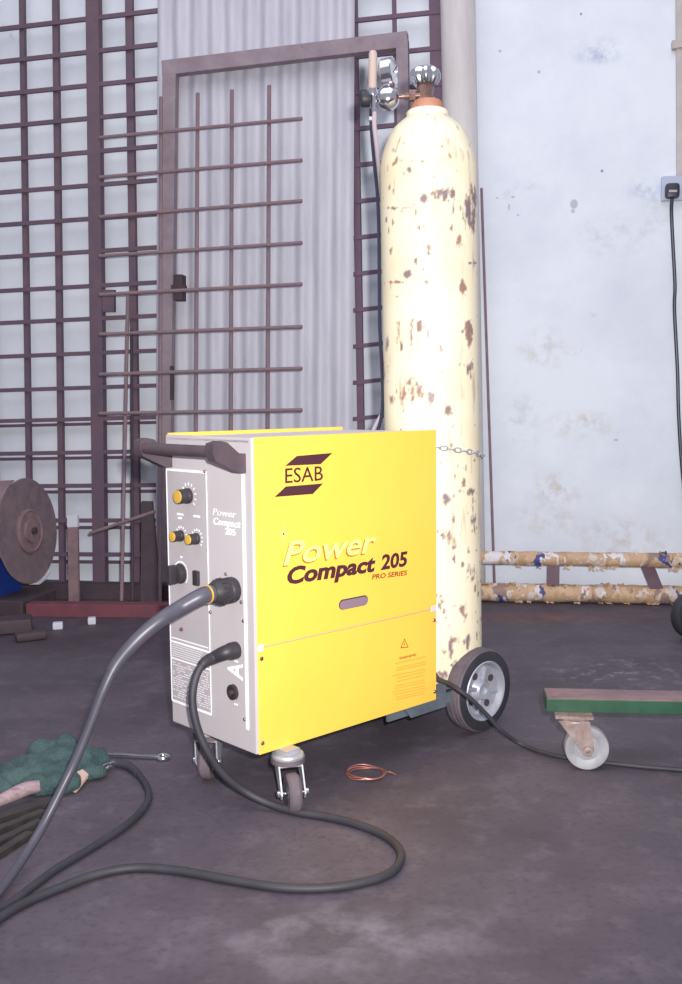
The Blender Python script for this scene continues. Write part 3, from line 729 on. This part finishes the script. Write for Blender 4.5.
# --- castors, rear shelf and wheels
def castor(x, y, ang, trail=.022):
    r = .0375; wv = .024
    tx = V((math.cos(ang), math.sin(ang), 0)); ty = V((-tx.y, tx.x, 0))
    pc = V((x, y, 0)); wc_ = pc-tx*trail+Z*r
    k = MB()
    k.box(pc+Z*(BZ-.005), (.034, .034, .01), bev=.001)
    k.lathe([(.03, 0), (.032, -.004), (.03, -.014), (.024, -.016)], pc+Z*(BZ-.01), (0, 0, 1), 28)
    ca = part(k, 'castor', 'zinc')
    part(MB().lathe([(.0335, 0), (.0335, .009)], pc+Z*(BZ-.027), (0, 0, 1), 28), 'swivel_ring', 'tread', ca)
    f = MB(); zt = BZ-.027
    f.box(pc+Z*(zt-.002), (.05, wv+.024, .004), (tx, ty, Z), bev=.001)
    for s in (1, -1):
        o = ty*((wv/2+.009)*s)
        f.prism([pc+tx*.022+o+Z*zt, pc-tx*.026+o+Z*zt, wc_-tx*.012+o, wc_-tx*.006+o-Z*.009, wc_+tx*.006+o-Z*.009, wc_+tx*.012+o], ty*(.003*s))
    part(f, 'fork', 'zinc', ca)
    part(MB().lathe([(.007, wv/2+.009), (.007, wv/2+.018), (.003, wv/2+.019), (.003, -wv/2-.019), (.007, -wv/2-.018), (.007, -wv/2-.009)], wc_, ty, 12), 'axle_bolt', 'chrome', ca)
    part(MB().lathe([(r*.6, -wv/2), (r*.9, -wv/2), (r, -wv*.3), (r, wv*.3), (r*.9, wv/2), (r*.6, wv/2)], wc_, ty, 40), 'wheel', 'tread', ca)
    part(MB().lathe([(0, -wv/2-.002), (r*.3, -wv/2-.003), (r*.62, -wv/2+.0005), (r*.62, wv/2-.0005), (r*.3, wv/2+.003), (0, wv/2+.002)], wc_, ty, 30), 'wheel_hub', 'chrome', ca)
ta = math.atan2(.97, -.25)-YAW          # castors trail towards the right front
cp = loc_(fl(293, 812)+V((-.25, .97, 0))*.042); castor(cp.x, cp.y, ta, .042)
cp2 = loc_(fl(210, 776)); castor(cp2.x, min(cp2.y, W-.035), math.atan2(1, .15)-YAW, .012)
SX = L+.128                                        # cylinder's axis along the machine
shz = .118
sh_ = MB()
sh_.bb(L-.14, L+.27, .012, W-.012, shz-.006, shz-.001); sh_.bb(L-.14, L+.27, .012, .018, shz-.03, shz-.001); sh_.bb(L-.14, L+.27, W-.018, W-.012, shz-.03, shz-.001)
part(sh_, 'cylinder_shelf', 'steelblue')
q_ = [sd(x, y, -.003) for x, y in ((402, 706), (411.5, 718), (446, 706.5), (446, 684), (438, 684), (438, 700))]
sb = MB(); sb.prism([(q.x, .003, q.z) for q in q_], (0, .004, 0))
part(sb, 'shelf_bracket', 'steelblue')
RW = .098
wlc = loc_(at(484.5, 692, 2.31))
wx_ = wlc.x; yo = wlc.y
for yy, s in ((yo+.018, -1), (W-yo-.018, 1)):
    c = V((wx_, yy, RW)); r, w = RW, .044
    t = part(MB().lathe([(r*.7, -w/2), (r*.9, -w/2), (r*.95, -w*.46), (r*.95, w*.46), (r*.9, w/2), (r*.7, w/2), (r*.7, -w/2)], c, (0, s, 0), 72, cap=False), 'wheel', 'rubber')
    part(MB().lathe([(r*.95, -w*.47), (r*.985, -w*.40), (r*.985, -w*.30), (r*.965, -w*.28), (r*.995, -w*.24), (r, -w*.06), (r*.975, -w*.03), (r*.975, w*.03), (r, w*.06), (r*.995, w*.24), (r*.965, w*.28), (r*.985, w*.30), (r*.985, w*.40), (r*.95, w*.47)], c, (0, s, 0), 72, cap=False), 'tread', 'tread', t)
    rimp = [(0, -w*.1), (r*.70, -w*.1), (r*.72, w*.5), (r*.70, w*.55), (r*.66, w*.5), (r*.61, w*.2), (r*.32, w*.1), (r*.22, w*.34), (r*.2, w*.42), (r*.1, w*.42), (r*.1, w*.3), (0, w*.3)]
    h = part(MB().lathe(rimp, c, (0, s, 0), 56, cap=False), 'wheel_hub', 'hubgrey', t)
    for k in range(4):
        tt = k*PI/2+.55; e = V((math.cos(tt), 0, math.sin(tt)))
        part(MB().lathe([(r*.085, w*.1), (r*.085, w*.2), (r*.06, w*.2), (0, w*.19)], c+e*(r*.43), (0, s, 0), 16), 'hub_hole', 'dark', h)
        q = V((-e.z, 0, e.x)); e2 = (e+q).normalized()
        part(MB().bar(c+V((0, s*w*.2, 0))+e2*r*.2, c+V((0, s*w*.25, 0))+e2*r*.57, r*.1, w*.22, V((0, s, 0)), bev=.002), 'hub_rib', 'hubgrey', h)
part(MB().tube([(wx_, yo+.03, RW), (wx_, W-yo-.03, RW)], .01, 14), 'axle', 'zinc')

# ------------------------------------------------------------------ gas cylinder
CC = wld((SX, W/2, 0)); CC.z = shz-.001
D0 = CC.y
KX, KY = -.011, .022                               # the cylinder stands a little out of plumb
def zat(y):
    z = 1.
    for _ in range(6): z = at(429, y, D0+KY*(z-CC.z)).z
    return z
CC.x += .0195; R = .5*(at(479.5, 350, D0).x-at(380.5, 350, D0).x)*.968
z0 = CC.z
gc = thing('gas_cylinder', 'tall cream gas cylinder with chipped rusty paint behind yellow machine', 'gas cylinder', CC)
zs = zat(170); zn = zat(116)
prof = [(R*.86, z0), (R*.96, z0+.004), (R, z0+.02)]
nz_ = 420
for i in range(1, nz_+1): prof.append((R, z0+.02+(zs-z0-.02)*i/nz_))
dome = [(170, 1.0), (164, .985), (157, .955), (150, .915), (140, .84), (131, .745), (126, .65), (122, .555), (118.5, .465), (116, .41)]
dome = spline([V((R*f_, 0, zat(y_))) for y_, f_ in dome], 5)
prof += [(p.x, p.z) for p in dome[1:]]; zn = prof[-1][1]
seg = 180; vs = []
for r, h in prof:
    for k in range(seg):
        t = 2*PI*k/seg; vs.append(V((CC.x+r*math.cos(t), CC.y+r*math.sin(t), h)))
n = len(prof)
fs = [[i*seg+k, i*seg+(k+1) % seg, (i+1)*seg+(k+1) % seg, (i+1)*seg+k] for i in range(n-1) for k in range(seg)]+[list(range(seg))[::-1], [(n-1)*seg+k for k in range(seg)]]
cyl = MB().add(vs, fs).build('cylinder_body', 'rusty_cream', gc)
blobs = [(442, 193, 12, 8, 1), (423, 198, 6, 6, .9), (470, 214, 7, 20, 1), (454, 208, 2, 10, .9), (428, 250, 2.6, 7, 1), (458.5, 241, 2.6, 9, .9), (463, 287, 4.5, 8, 1), (469, 332, 4, 14, 1), (470, 366, 3.5, 11, 1),
    (412, 332, 2.2, 17, .95), (420, 327, 4, 7, .95), (398, 332, 2.2, 10, .9), (441, 342, 1.8, 21, .7), (415, 390, 8, 13, .95), (399, 208, 13, 1.6, .9), (402, 211, 5, 2.2, .8), (408, 274, 5, 4, .8), (395, 282, 8, 1.6, .85), (470, 263, 8, 1.2, .85),
    (474, 200, 4, 14, .8), (404, 400, 4, 14, .8), (432, 400, 5, 9, .7), (448, 410, 6, 7, .7), (451, 647, 2, 14, .95), (468, 642, 2.4, 7, .9), (445, 500, 6, 7, .8), (466, 492, 8, 4, .8), (474, 520, 4, 12, .7), (450, 540, 5, 10, .7), (470, 575, 5, 10, .75),
    (445, 600, 5, 5, .7), (462, 610, 6, 5, .7), (401, 160, 5, 3, .7), (418, 161, 7, 2.4, .6), (440, 160, 6, 1.8, .6), (394, 150, 3, 3, .5), (457, 640, 14, 4, .5), (446, 675, 9, 5, .9), (460, 662, 8, 4, .7), (430, 680, 20, 4, .9), (392, 400, 3, 8, .6), (409, 170, 3, 3, .6), (387, 340, 2, 16, .5)]
rn = random.Random(11)
rb_ = []
for i in range(420):
    t = rn.uniform(0, 2*PI); z = rn.uniform(z0, zn); s = rn.choice((.002, .003, .003, .005))
    rb_.append((t, z, s, s*rn.uniform(.7, 4), rn.uniform(.5, .95)))
for i in range(420):
    t = rn.uniform(0, 2*PI); z = z0+abs(rn.gauss(0, .22)); s = rn.choice((.0025, .004, .006)); rb_.append((t, z, s, s*rn.uniform(.8, 2.5), rn.uniform(.5, .95)))
for i in range(30):
    t = rn.uniform(.9, 2*PI-2.6)*1.0; t = rn.uniform(0, PI); z = rn.uniform(z0, zs); rb_.append((t, z, .02, rn.uniform(.02, .08), 1))
from collections import defaultdict
grid = defaultdict(list)
for b in rb_:
    for k in range(int((b[1]-b[3]*1.3)*20), int((b[1]+b[3]*1.3)*20)+1): grid[k].append(b)
val = []
gm = root_matrix(gc)
for v in vs:
    nzv = N.fractal(V((v.x*60, v.y*60, v.z*26)), 1., 2., 4)
    nf = N.fractal(V((v.x*170, v.y*170, v.z*90)), 1., 2., 3)
    s = 0
    d = v-CC; facing = d.x*(v.x)+d.y*(v.y) < .02
    if facing:
        x, y = pix(v+V((KX, KY, 0))*(v.z-z0))
        for bx, by, rx, ry, st_ in blobs:
            if abs(x-bx) < rx*1.7 and abs(y-by) < ry*1.7:
                q = ((x-bx)/rx)**2+((y-by)/ry)**2; s = max(s, (.95-q*.7+nzv*.95+nf*.55)*st_)
    th = math.atan2(d.y, d.x) % (2*PI)
    for t, z, a_, b_, st_ in grid[int(v.z*20)]:
        dt = abs(th-t); dt = min(dt, 2*PI-dt)*R
        if dt < a_*1.5 and abs(v.z-z) < b_*1.5:
            q = (dt/a_)**2+((v.z-z)/b_)**2; s = max(s, (.95-q*.8+nf*.9+nzv*.4)*st_)
    s = max(s, .5*(N.fractal(V((v.x*26, v.y*26, v.z*12+3)), 1., 2., 5)-.75))
    edge = math.exp(-((th-5.85)/.42)**2)          # scuffed worn strip down one side
    sk = N.fractal(V((v.x*75, v.y*75, v.z*7+9)), 1., 2., 4)+.45*N.noise(V((v.x*9, v.y*9, v.z*4)))+.45*edge*(.6+N.noise(V((3, 1, v.z*9))))
    s = max(s, .28+.26*max(0, min(1, (sk-.55)*2.2)))
    val.append(max(0., min(.92, (s-.28)*1.9)))
at_ = cyl.data.attributes.new('rust', 'FLOAT', 'POINT'); at_.data.foreach_set('value', val)
zc1 = zat(112); zc2 = zat(101.5)
MB().lathe([(.049, zn-.004), (.049, zc1-.002), (.045, zc1+.002), (.040, zc1+.002)], (CC.x, CC.y, 0), seg=40).build('foot_of_neck', 'cream', gc)
MB().lathe([(.0425, zc1), (.041, zc1+.006), (.034, zc2-.002), (.030, zc2+.001), (.02, zc2+.001)], (CC.x, CC.y, 0), seg=40).build('neck_collar', 'collar', gc)
zv = zat(64)
CX, CY = CC.x-.004, CC.y
vb = MB().lathe([(.024, zc2-.002), (.024, zc2+.008), (.018, zc2+.010), (.021, zc2+.03), (.017, zc2+.045), (.013, zc2+.05)], (CX, CY, 0), seg=8).build('valve', 'brass', gc)
hw = []; cz = zat(76)
hv = MB(); vs2 = []; segs = 64
hp = [(.012, -.016), (.026, -.02), (.033, -.008), (.034, .004), (.030, .014), (.02, .02), (.008, .022), (0, .022)]
for r, h in hp:
    for k in range(segs):
        t = 2*PI*k/segs; q = r*(1+.09*math.cos(8*t)*(r > .015)); vs2.append(V((CX+q*math.cos(t), CY+q*math.sin(t), cz+h)))
fs2 = [[i*segs+k, i*segs+(k+1) % segs, (i+1)*segs+(k+1) % segs, (i+1)*segs+k] for i in range(len(hp)-1) for k in range(segs)]+[list(range(segs))[::-1]]
hv.add(vs2, fs2).build('hand_wheel', 'chrome', vb, angle=50)

for ob in list(gc.children)+list(vb.children):
    for v in ob.data.vertices: v.co.x += KX*v.co.z; v.co.y += KY*v.co.z
SH = V((KX, KY, 0))*1.3
# regulator
dR = D0-.005+KY*1.3
def ra(x, y, o=0): return at(x, y, dR-o)
rg = thing('gas_regulator', 'chrome gas regulator with round gauge screwed to the cylinder valve', 'regulator', ra(388, 98))
o_ = MB(); o_.tube([V((CX-.012, CY-.003, ra(420, 95).z))+SH, ra(405, 96)], .008, 14)
MB().lathe([(.0135, 0), (.0135, .014)], ra(409, 95.7), (1, 0, .02), 6).build('union_nut', 'brass', rg)
o_.tube([ra(405, 96), ra(392, 97.5)], .0055, 12); o_.build('inlet_stem', 'brass', rg)
rbc = ra(387.5, 98)
MB().lathe([(0, -.022), (.018, -.022), (.026, -.014), (.027, .0), (.026, .01), (.02, .02), (.012, .025), (0, .026)], rbc, (-.15, -.95, .1), 36).build('regulator_body', 'chrome', rg)
MB().lathe([(.009, 0), (.009, .02), (.018, .022), (.019, .036), (.016, .042), (0, .043)], rbc+V((-.022, 0, -.002)), (-1, -.25, -.06), 24).build('adjusting_knob', 'black', rg)
gcx = ra(389.5, 73); gax = V((.93, -.36, .08)).normalized()
gg = MB().lathe([(0, -.018), (.028, -.018), (.0345, -.012), (.0345, .010), (.032, .013), (.0295, .011), (.0295, .008)], gcx, gax, 40, cap=False).build('gauge', 'chrome', rg)
MB().lathe([(0.0295, .008), (0, .0081)], gcx, gax, 40, cap=False).build('gauge_face', 'glass', gg)
MB().bar(gcx+gax*.0095, gcx+gax*.0095+V((.008, .01, .016)), .0018, .001, gax).build('gauge_needle', 'black', gg)
MB().tube([gcx-gax*.004-Z*.033, rbc+Z*.022], .0062, 12).build('gauge_stem', 'chrome', rg)
MB().lathe([(.006, 0), (.0098, .002), (.0098, .078), (.0075, .084), (.0, .085)], ra(372.5, 89, .012), (.02, 0, 1), 24).build('flow_tube', 'tube', rg)
MB().lathe([(.012, 0), (.013, .004), (.013, .014), (.009, .018)], ra(372.5, 96, .012), (0, 0, 1), 18).build('flow_tube_base', 'chrome', rg)
MB().tube([ra(373.5, 96, .012), ra(374.5, 113, .012)], [.008, .006], 12).build('hose_tail', 'chrome', rg)
MB().bar(ra(369, 119, .012), ra(375, 119, .012), .008, .012).build('hose_clip', 'zinc', rg)
rc_ = lambda x, y, o: at(x, y, D0+o+.022)
gp = [ra(374.5, 111, .012), rc_(374.3, 125, -.015), rc_(376.5, 145, 0), rc_(378.5, 165, .03), rc_(381, 190, .075), rc_(386, 230, .1), rc_(390, 300, .1), rc_(390, 390, .09)]
last = wld((L+.001, .22, TZ-.2)); gp += [wld((L+.09, .287, TZ-.02)), wld((L+.03, .255, TZ-.14)), last]
tag(MB().tube(spline(gp, 8), .0055, 10).build('gas_hose', 'gas'), 'pale gas hose hanging from regulator along left edge of the cylinder', 'hose')
gp2 = [ra(371, 109, -.02), rc_(371.5, 130, .02), rc_(374.5, 165, .03), rc_(377.5, 195, .05), rc_(379, 240, .06), rc_(379.6, 320, .06), rc_(381, 420, .05), wld((L+.03, .30, TZ-.1)), wld((L+.02, .27, TZ-.25)), wld((L+.001, .25, TZ-.3))]
tag(MB().tube(spline(gp2, 8), .0042, 8).build('heater_cable', 'plug'), 'thin dark cable running down behind left edge of the cylinder', 'cable')

# retaining chain
ch = thing('retaining_chain', 'steel chain fixed to machine and looped around the cream cylinder', 'chain', wld((L, .01, TZ-.03)))
za = TZ-.027
start = wld((L+.003, .012, sd(437, 445).z))
th_s = math.atan2((start-CC).y, (start-CC).x)
path = [start+V((0, 0, 0))]
zc_ = za-.004
angs = [math.radians(a) for a in range(-112, 60, 3)]
CH = CC+V((KX, KY, 0))*.55
for i, a in enumerate(angs): path.append(V((CH.x+(R+.007)*math.cos(a), CH.y+(R+.007)*math.sin(a), start.z-.002-.036*min(1, max(0, (a+1.95)/2.0)))))
acc = 0; pts = [path[0]]
for p, q in zip(path, path[1:]):
    ln = (q-p).length; t = 0
    while acc+ln-t >= .0175:
        t += .0175-acc; acc = 0; pts.append(p.lerp(q, t/ln))
    acc += ln-t
for i in range(len(pts)-1):
    c = (pts[i]+pts[i+1])/2; d = (pts[i+1]-pts[i]).normalized(); x, y, _ = frame_of(d); ex = x if i % 2 else y
    loop = []
    for k in range(17):
        t = 2*PI*k/16; loop.append(c+d*(math.cos(t)*.0105)+ex*(math.sin(t)*.0052))
    MB().tube(loop, .0017, 6, cap=False).build('link', 'zinc', ch)
MB().bar(start-Z*.008, start+Z*.012, .014, .006, -nl).build('anchor_bracket', 'dark', ch)

# ------------------------------------------------------------------ hoses and cables
pc = fr(234, 589.5)
s0 = wld(pc); 
th = thing('torch_hose', 'thick grey welding torch hose with yellow ring curving from machine front to floor', 'hose', (s0.x-.1, s0.y-.1, 0))
ax_ = (-dl)
tp_ = [s0, s0-dl*.025, s0-dl*.052, s0-dl*.078-Z*.003, at(180, 608, 1.835), at(162, 619, 1.805), at(140, 637, 1.785), at(118, 662, 1.77), at(104, 689, 1.755), at(92, 720, 1.745), at(80, 750, 1.735), at(66, 780, 1.72), at(36, 838, 1.665)]
tp_ += [fl(0, 891, .012), fl(-40, 935, .0105), fl(-90, 985, .0105)]
full = spline(tp_, 8)
# piece boundaries in the spline: 8 samples per span
MB().tube(full[8*6:], [.0112-.0030*min(1, i/24) for i in range(len(full)-48)], 16).build('hose', 'hose', th)
MB().tube(full[16:8*7+4], [.0168-.0057*(i/44) for i in range(44)], 20).build('sleeve', 'hose', th)
MB().tube(full[19:21], .0178, 24).build('yellow_ring', 'capyel', th)
cn = MB(); cn.lathe([(.0235, .0005), (.025, .004), (.025, .016), (.023, .018), (.023, .024), (.025, .026), (.0245, .038), (.021, .046), (.0185, .052)], s0, -dl, 36)
cno = cn.build('connector', 'black', th)
rbm = MB(); x_, y_, _ = frame_of(-dl)
for k in range(14):
    t = 2*PI*k/14; e = x_*math.cos(t)+y_*math.sin(t); rbm.bar(s0-dl*.026+e*.025, s0-dl*.038+e*.0245, .004, .003, e)
rbm.build('grip_rib', 'black', cno)

pc = fr(236.5, 650); s1 = wld(pc)
ec_ = thing('earth_cable', 'black earth cable looping from front panel across floor to lower left', 'cable', (s1.x, s1.y-.1, 0))
ep = [s1, s1-dl*.025, at(214, 657.5, 1.885), at(203, 664, 1.868), at(195, 680, 1.855), at(192.5, 702, 1.845), at(197.5, 728, 1.84), at(208, 752, 1.84), at(224, 775, 1.85), at(246, 792, 1.865), fl(270, 804, .015), fl(297, 812, .0085), fl(330, 817.5, .0082), fl(362, 826, .0082), fl(388, 838, .0082), fl(401, 854, .0082), fl(393, 871, .0082), fl(365, 882, .0082), fl(325, 888, .0082), fl(280, 887.5, .0082), fl(230, 880, .0082), fl(180, 871, .0082), fl(135, 868, .0082), fl(95, 875, .0082), fl(60, 888, .0082), fl(25, 903, .0082), fl(-10, 925, .0082), fl(-50, 960, .0082)]
es = spline(ep, 8)
MB().tube(es[16:], .0076, 14).build('cable', 'rubber', ec_)
MB().tube(es[4:26], [.0155-.0062*(i/21) for i in range(22)], 18).build('plug_sleeve', 'black', ec_)
MB().lathe([(.0165, .0005), (.017, .004), (.0165, .016), (.015, .018)], s1, -dl, 28).build('plug_collar', 'black', ec_)

sp_ = [fl(118, 764, .012), fl(127, 765, .009), fl(139, 775, .0078), fl(148, 790, .0078), fl(147, 803, .0078), fl(134, 819, .0078), fl(112, 835, .0078), fl(85, 852, .0078), fl(58, 868, .0078), fl(36, 884, .0078), fl(18, 898, .008), fl(-5, 912, .008), fl(-40, 935, .008)]
sc3 = thing('clamp_cable', 'black cable with chrome clamp lying in front of green glove', 'cable', fl(120, 766))
MB().tube(spline(sp_, 8), .0072, 12).build('cable', 'rubber', sc3)
MB().tube(spline([fl(116, 763, .012), fl(121, 763.5, .012), fl(130, 767, .010), fl(138, 774, .009)], 5), [.0095]*11+[.009, .0088, .0086, .0084, .0082], 14).build('sleeve', 'rubber', sc3)
jw = MB(); jw.tube(spline([fl(114, 763, .014), fl(106, 765, .02), fl(92, 772, .02)], 5), .0035, 8); jw.tube(spline([fl(114, 763, .010), fl(104, 770, .006), fl(86, 776, .006)], 5), .0035, 8)
jw.tube([fl(117, 762.5, .012), fl(110, 764.5, .012)], .006, 10)
jw.build('clamp_jaw', 'chrome', sc3)

pw = [wld((L+.0005, .05, .182)), wld((L+.012, .03, .178)), at(438.5, 679, 2.205), at(449, 683.5, 2.185), at(459, 690, 2.165), at(472, 700, 2.165), at(487, 715, 2.175), at(502, 731, 2.18), fl(520, 743.5, .010), fl(542, 752, .0065), fl(565, 757.5, .0065), fl(600, 762, .0065), fl(640, 766.5, .0065), fl(682, 770, .0065), fl(740, 775, .0065)]
tag(MB().tube(spline(pw, 8), .0052, 12).build('mains_cable', 'rubber'), 'thin black mains cable from behind the machine past the wheel to right', 'cable')

# ------------------------------------------------------------------ small things on the floor
cr0 = fl(366, 775.5)
co_ = MB()
for k in range(3):
    pts = []
    for i in range(61):
        t = 2*PI*i/60; rr_ = .0365+.0018*k+.0025*math.sin(2*t+k*1.7); pts.append(V((cr0.x+rr_*math.cos(t), cr0.y+rr_*.95*math.sin(t), .0022+.0022*k+.0015*(1+math.sin(3*t+k)))))
    co_.tube(pts, .0013, 6, cap=False)
co_.tube(spline([V((cr0.x+.036, cr0.y, .006)), V((cr0.x+.05, cr0.y+.008, .004)), V((cr0.x+.062, cr0.y-.002, .0015))], 5), .0013, 6)
tag(co_.build('copper_wire_ring', 'copper'), 'small ring of copper wire on floor beside front castor', 'wire ring')

# spanner
sa, sb_ = fl(96, 754, .006), fl(163, 757, .006)
spn = thing('spanner', 'chrome spanner on floor sticking out from green glove', 'spanner', (sb_.x, sb_.y, 0))
dv = (sb_-sa).normalized(); pv = V((-dv.y, dv.x, 0))
MB().bar(sa, sb_-dv*.014, .012, .007, Z, bev=.002).build('shank', 'chrome', spn)
MB().ring(sb_, (0, 0, 1), .0115, .0048, 32, 8).build('ring_end', 'chrome', spn)

# crumpled green glove: palm, cuff and fingers in one cloth surface
gl = thing('work_glove', 'crumpled green cloth work glove on floor at left edge', 'glove', fl(50, 772))
def blob(parts, amp, seed, name, m, res=.008, world=True):
    """cloth surface around metaball-like lobes"""
    mbd = bpy.data.metaballs.new('t'); mbd.resolution = res; mbd.threshold = .1
    for c, r, s in parts:
        e = mbd.elements.new(); e.type = 'ELLIPSOID'; e.co = c; e.radius = r; e.size_x, e.size_y, e.size_z = s
    o = bpy.data.objects.new('t'+name, mbd); COL.objects.link(o); bpy.context.view_layer.update()
    me = bpy.data.meshes.new_from_object(o.evaluated_get(DG()))
    bpy.data.objects.remove(o); bpy.data.metaballs.remove(mbd)
    bm = bmesh.new(); bm.from_mesh(me); bm.normal_update()
    for v in bm.verts:
        p = v.co; k = N.fractal(V((p.x*24+seed, p.y*24, p.z*24)), 1, 2, 3); k2 = 1-abs(N.noise(V((p.x*38+seed, p.y*22, p.z*30))))*2
        k3 = N.noise(V((p.x*90+seed, p.y*60, p.z*70)))
        v.co = p+v.normal*(amp*k+amp*.8*k2+amp*.35*k3)
        if v.co.z < .002: v.co.z = .002
    mb = MB(); bm.verts.index_update(); mb.add([v.co.copy() for v in bm.verts], [[v.index for v in f.verts] for f in bm.faces]); bm.free(); bpy.data.meshes.remove(me)
    return mb.build(name, m, gl, angle=80)
def lobe(x, y, z, r, s): p = fl(x, y); p.z = z; return (p, r, s)
lobes = [lobe(52, 778, .022, .085, (.95, .9, .42)), lobe(33, 778, .022, .066, (.9, .75, .45)), lobe(72, 772, .026, .075, (.9, .75, .5)), lobe(88, 768, .02, .055, (.9, .7, .5)), lobe(92, 778, .014, .04, (.9, .8, .5)),
    lobe(62, 790, .016, .055, (.8, .8, .5)), lobe(42, 792, .014, .05, (1, .7, .5)), lobe(10, 786, .016, .06, (1.2, .7, .5)), lobe(-12, 794, .014, .05, (1.3, .7, .5)), lobe(45, 764, .03, .05, (.8, .7, .6)), lobe(66, 760, .03, .045, (.7, .7, .7))]
blob(lobes, .0065, 2.1, 'glove_body', 'glove', .005)
cf = MB(); a = fl(71, 789, .004); b = fl(84, 777, .012)
cf.prism([fl(70, 791, .003), fl(76, 793, .003), fl(88, 778, .012), fl(82, 773, .022), fl(76, 776, .026)], V((0, .006, .006)))
cf.build('leather_patch', 'tan', gl)
hd = MB(); hp_ = spline([fl(40, 786, .030), fl(26, 789, .028), fl(10, 796, .024), fl(-12, 806, .02), fl(-60, 826, .016)], 6)
hd.tube(hp_, [.011+.003*math.sin(i*.2) for i in range(len(hp_))], 14)
tag(hd.build('wooden_handle', 'wood'), 'pale wooden tool handle poking out from glove to left edge', 'tool handle')
for i, (x0, y0, x1, y1) in enumerate(((-10, 822, 58, 800), (-10, 834, 44, 812), (-12, 848, 40, 822), (-14, 862, 30, 834))):
    where = ('nearest the glove', 'second from the glove', 'third from the glove', 'farthest from the glove')[i]
    a, b = fl(x0, y0, .007+.0*i), fl(x1, y1, .007)
    tag(MB().bar(a, b, .017, .012, Z, bev=.002).build('steel_bar', 'oil'), f'oily black steel bar on floor at left edge, {where}', 'steel bar', 'black bars below the glove')

# ------------------------------------------------------------------ light
def lamp(name, kind, loc, aim, energy, color=(1, 1, 1), **k):
    d = bpy.data.lights.new(name, kind); d.energy = energy; d.color = color
    for a, v in k.items(): setattr(d, a, v)
    o = bpy.data.objects.new(name, d); COL.objects.link(o); o.location = loc
    o.rotation_euler = (V(aim)-V(loc)).to_track_quat('-Z', 'Y').to_euler(); return o
lamp('camera_flash', 'SPOT', (.06, -.03, HC+.075), (-.1, 3, HC+.38), 330, (1, .97, .94), spot_size=math.radians(104), spot_blend=.9, shadow_soft_size=.018)
lamp('ceiling_light', 'AREA', (-.4, 1.4, 3.6), (-.1, 2.4, 0), 68, (.9, .91, 1), shape='RECTANGLE', size=4, size_y=3)
w = bpy.data.worlds.new('workshop_air'); scene.world = w; w.use_nodes = True
bg = w.node_tree.nodes['Background']; bg.inputs[0].default_value = (.84, .85, 1, 1); bg.inputs[1].default_value = .44
scene.view_settings.view_transform = 'Standard'; scene.view_settings.look = 'None'; scene.view_settings.gamma = 1
scene.view_settings.use_curve_mapping = False; scene.view_settings.exposure = 0
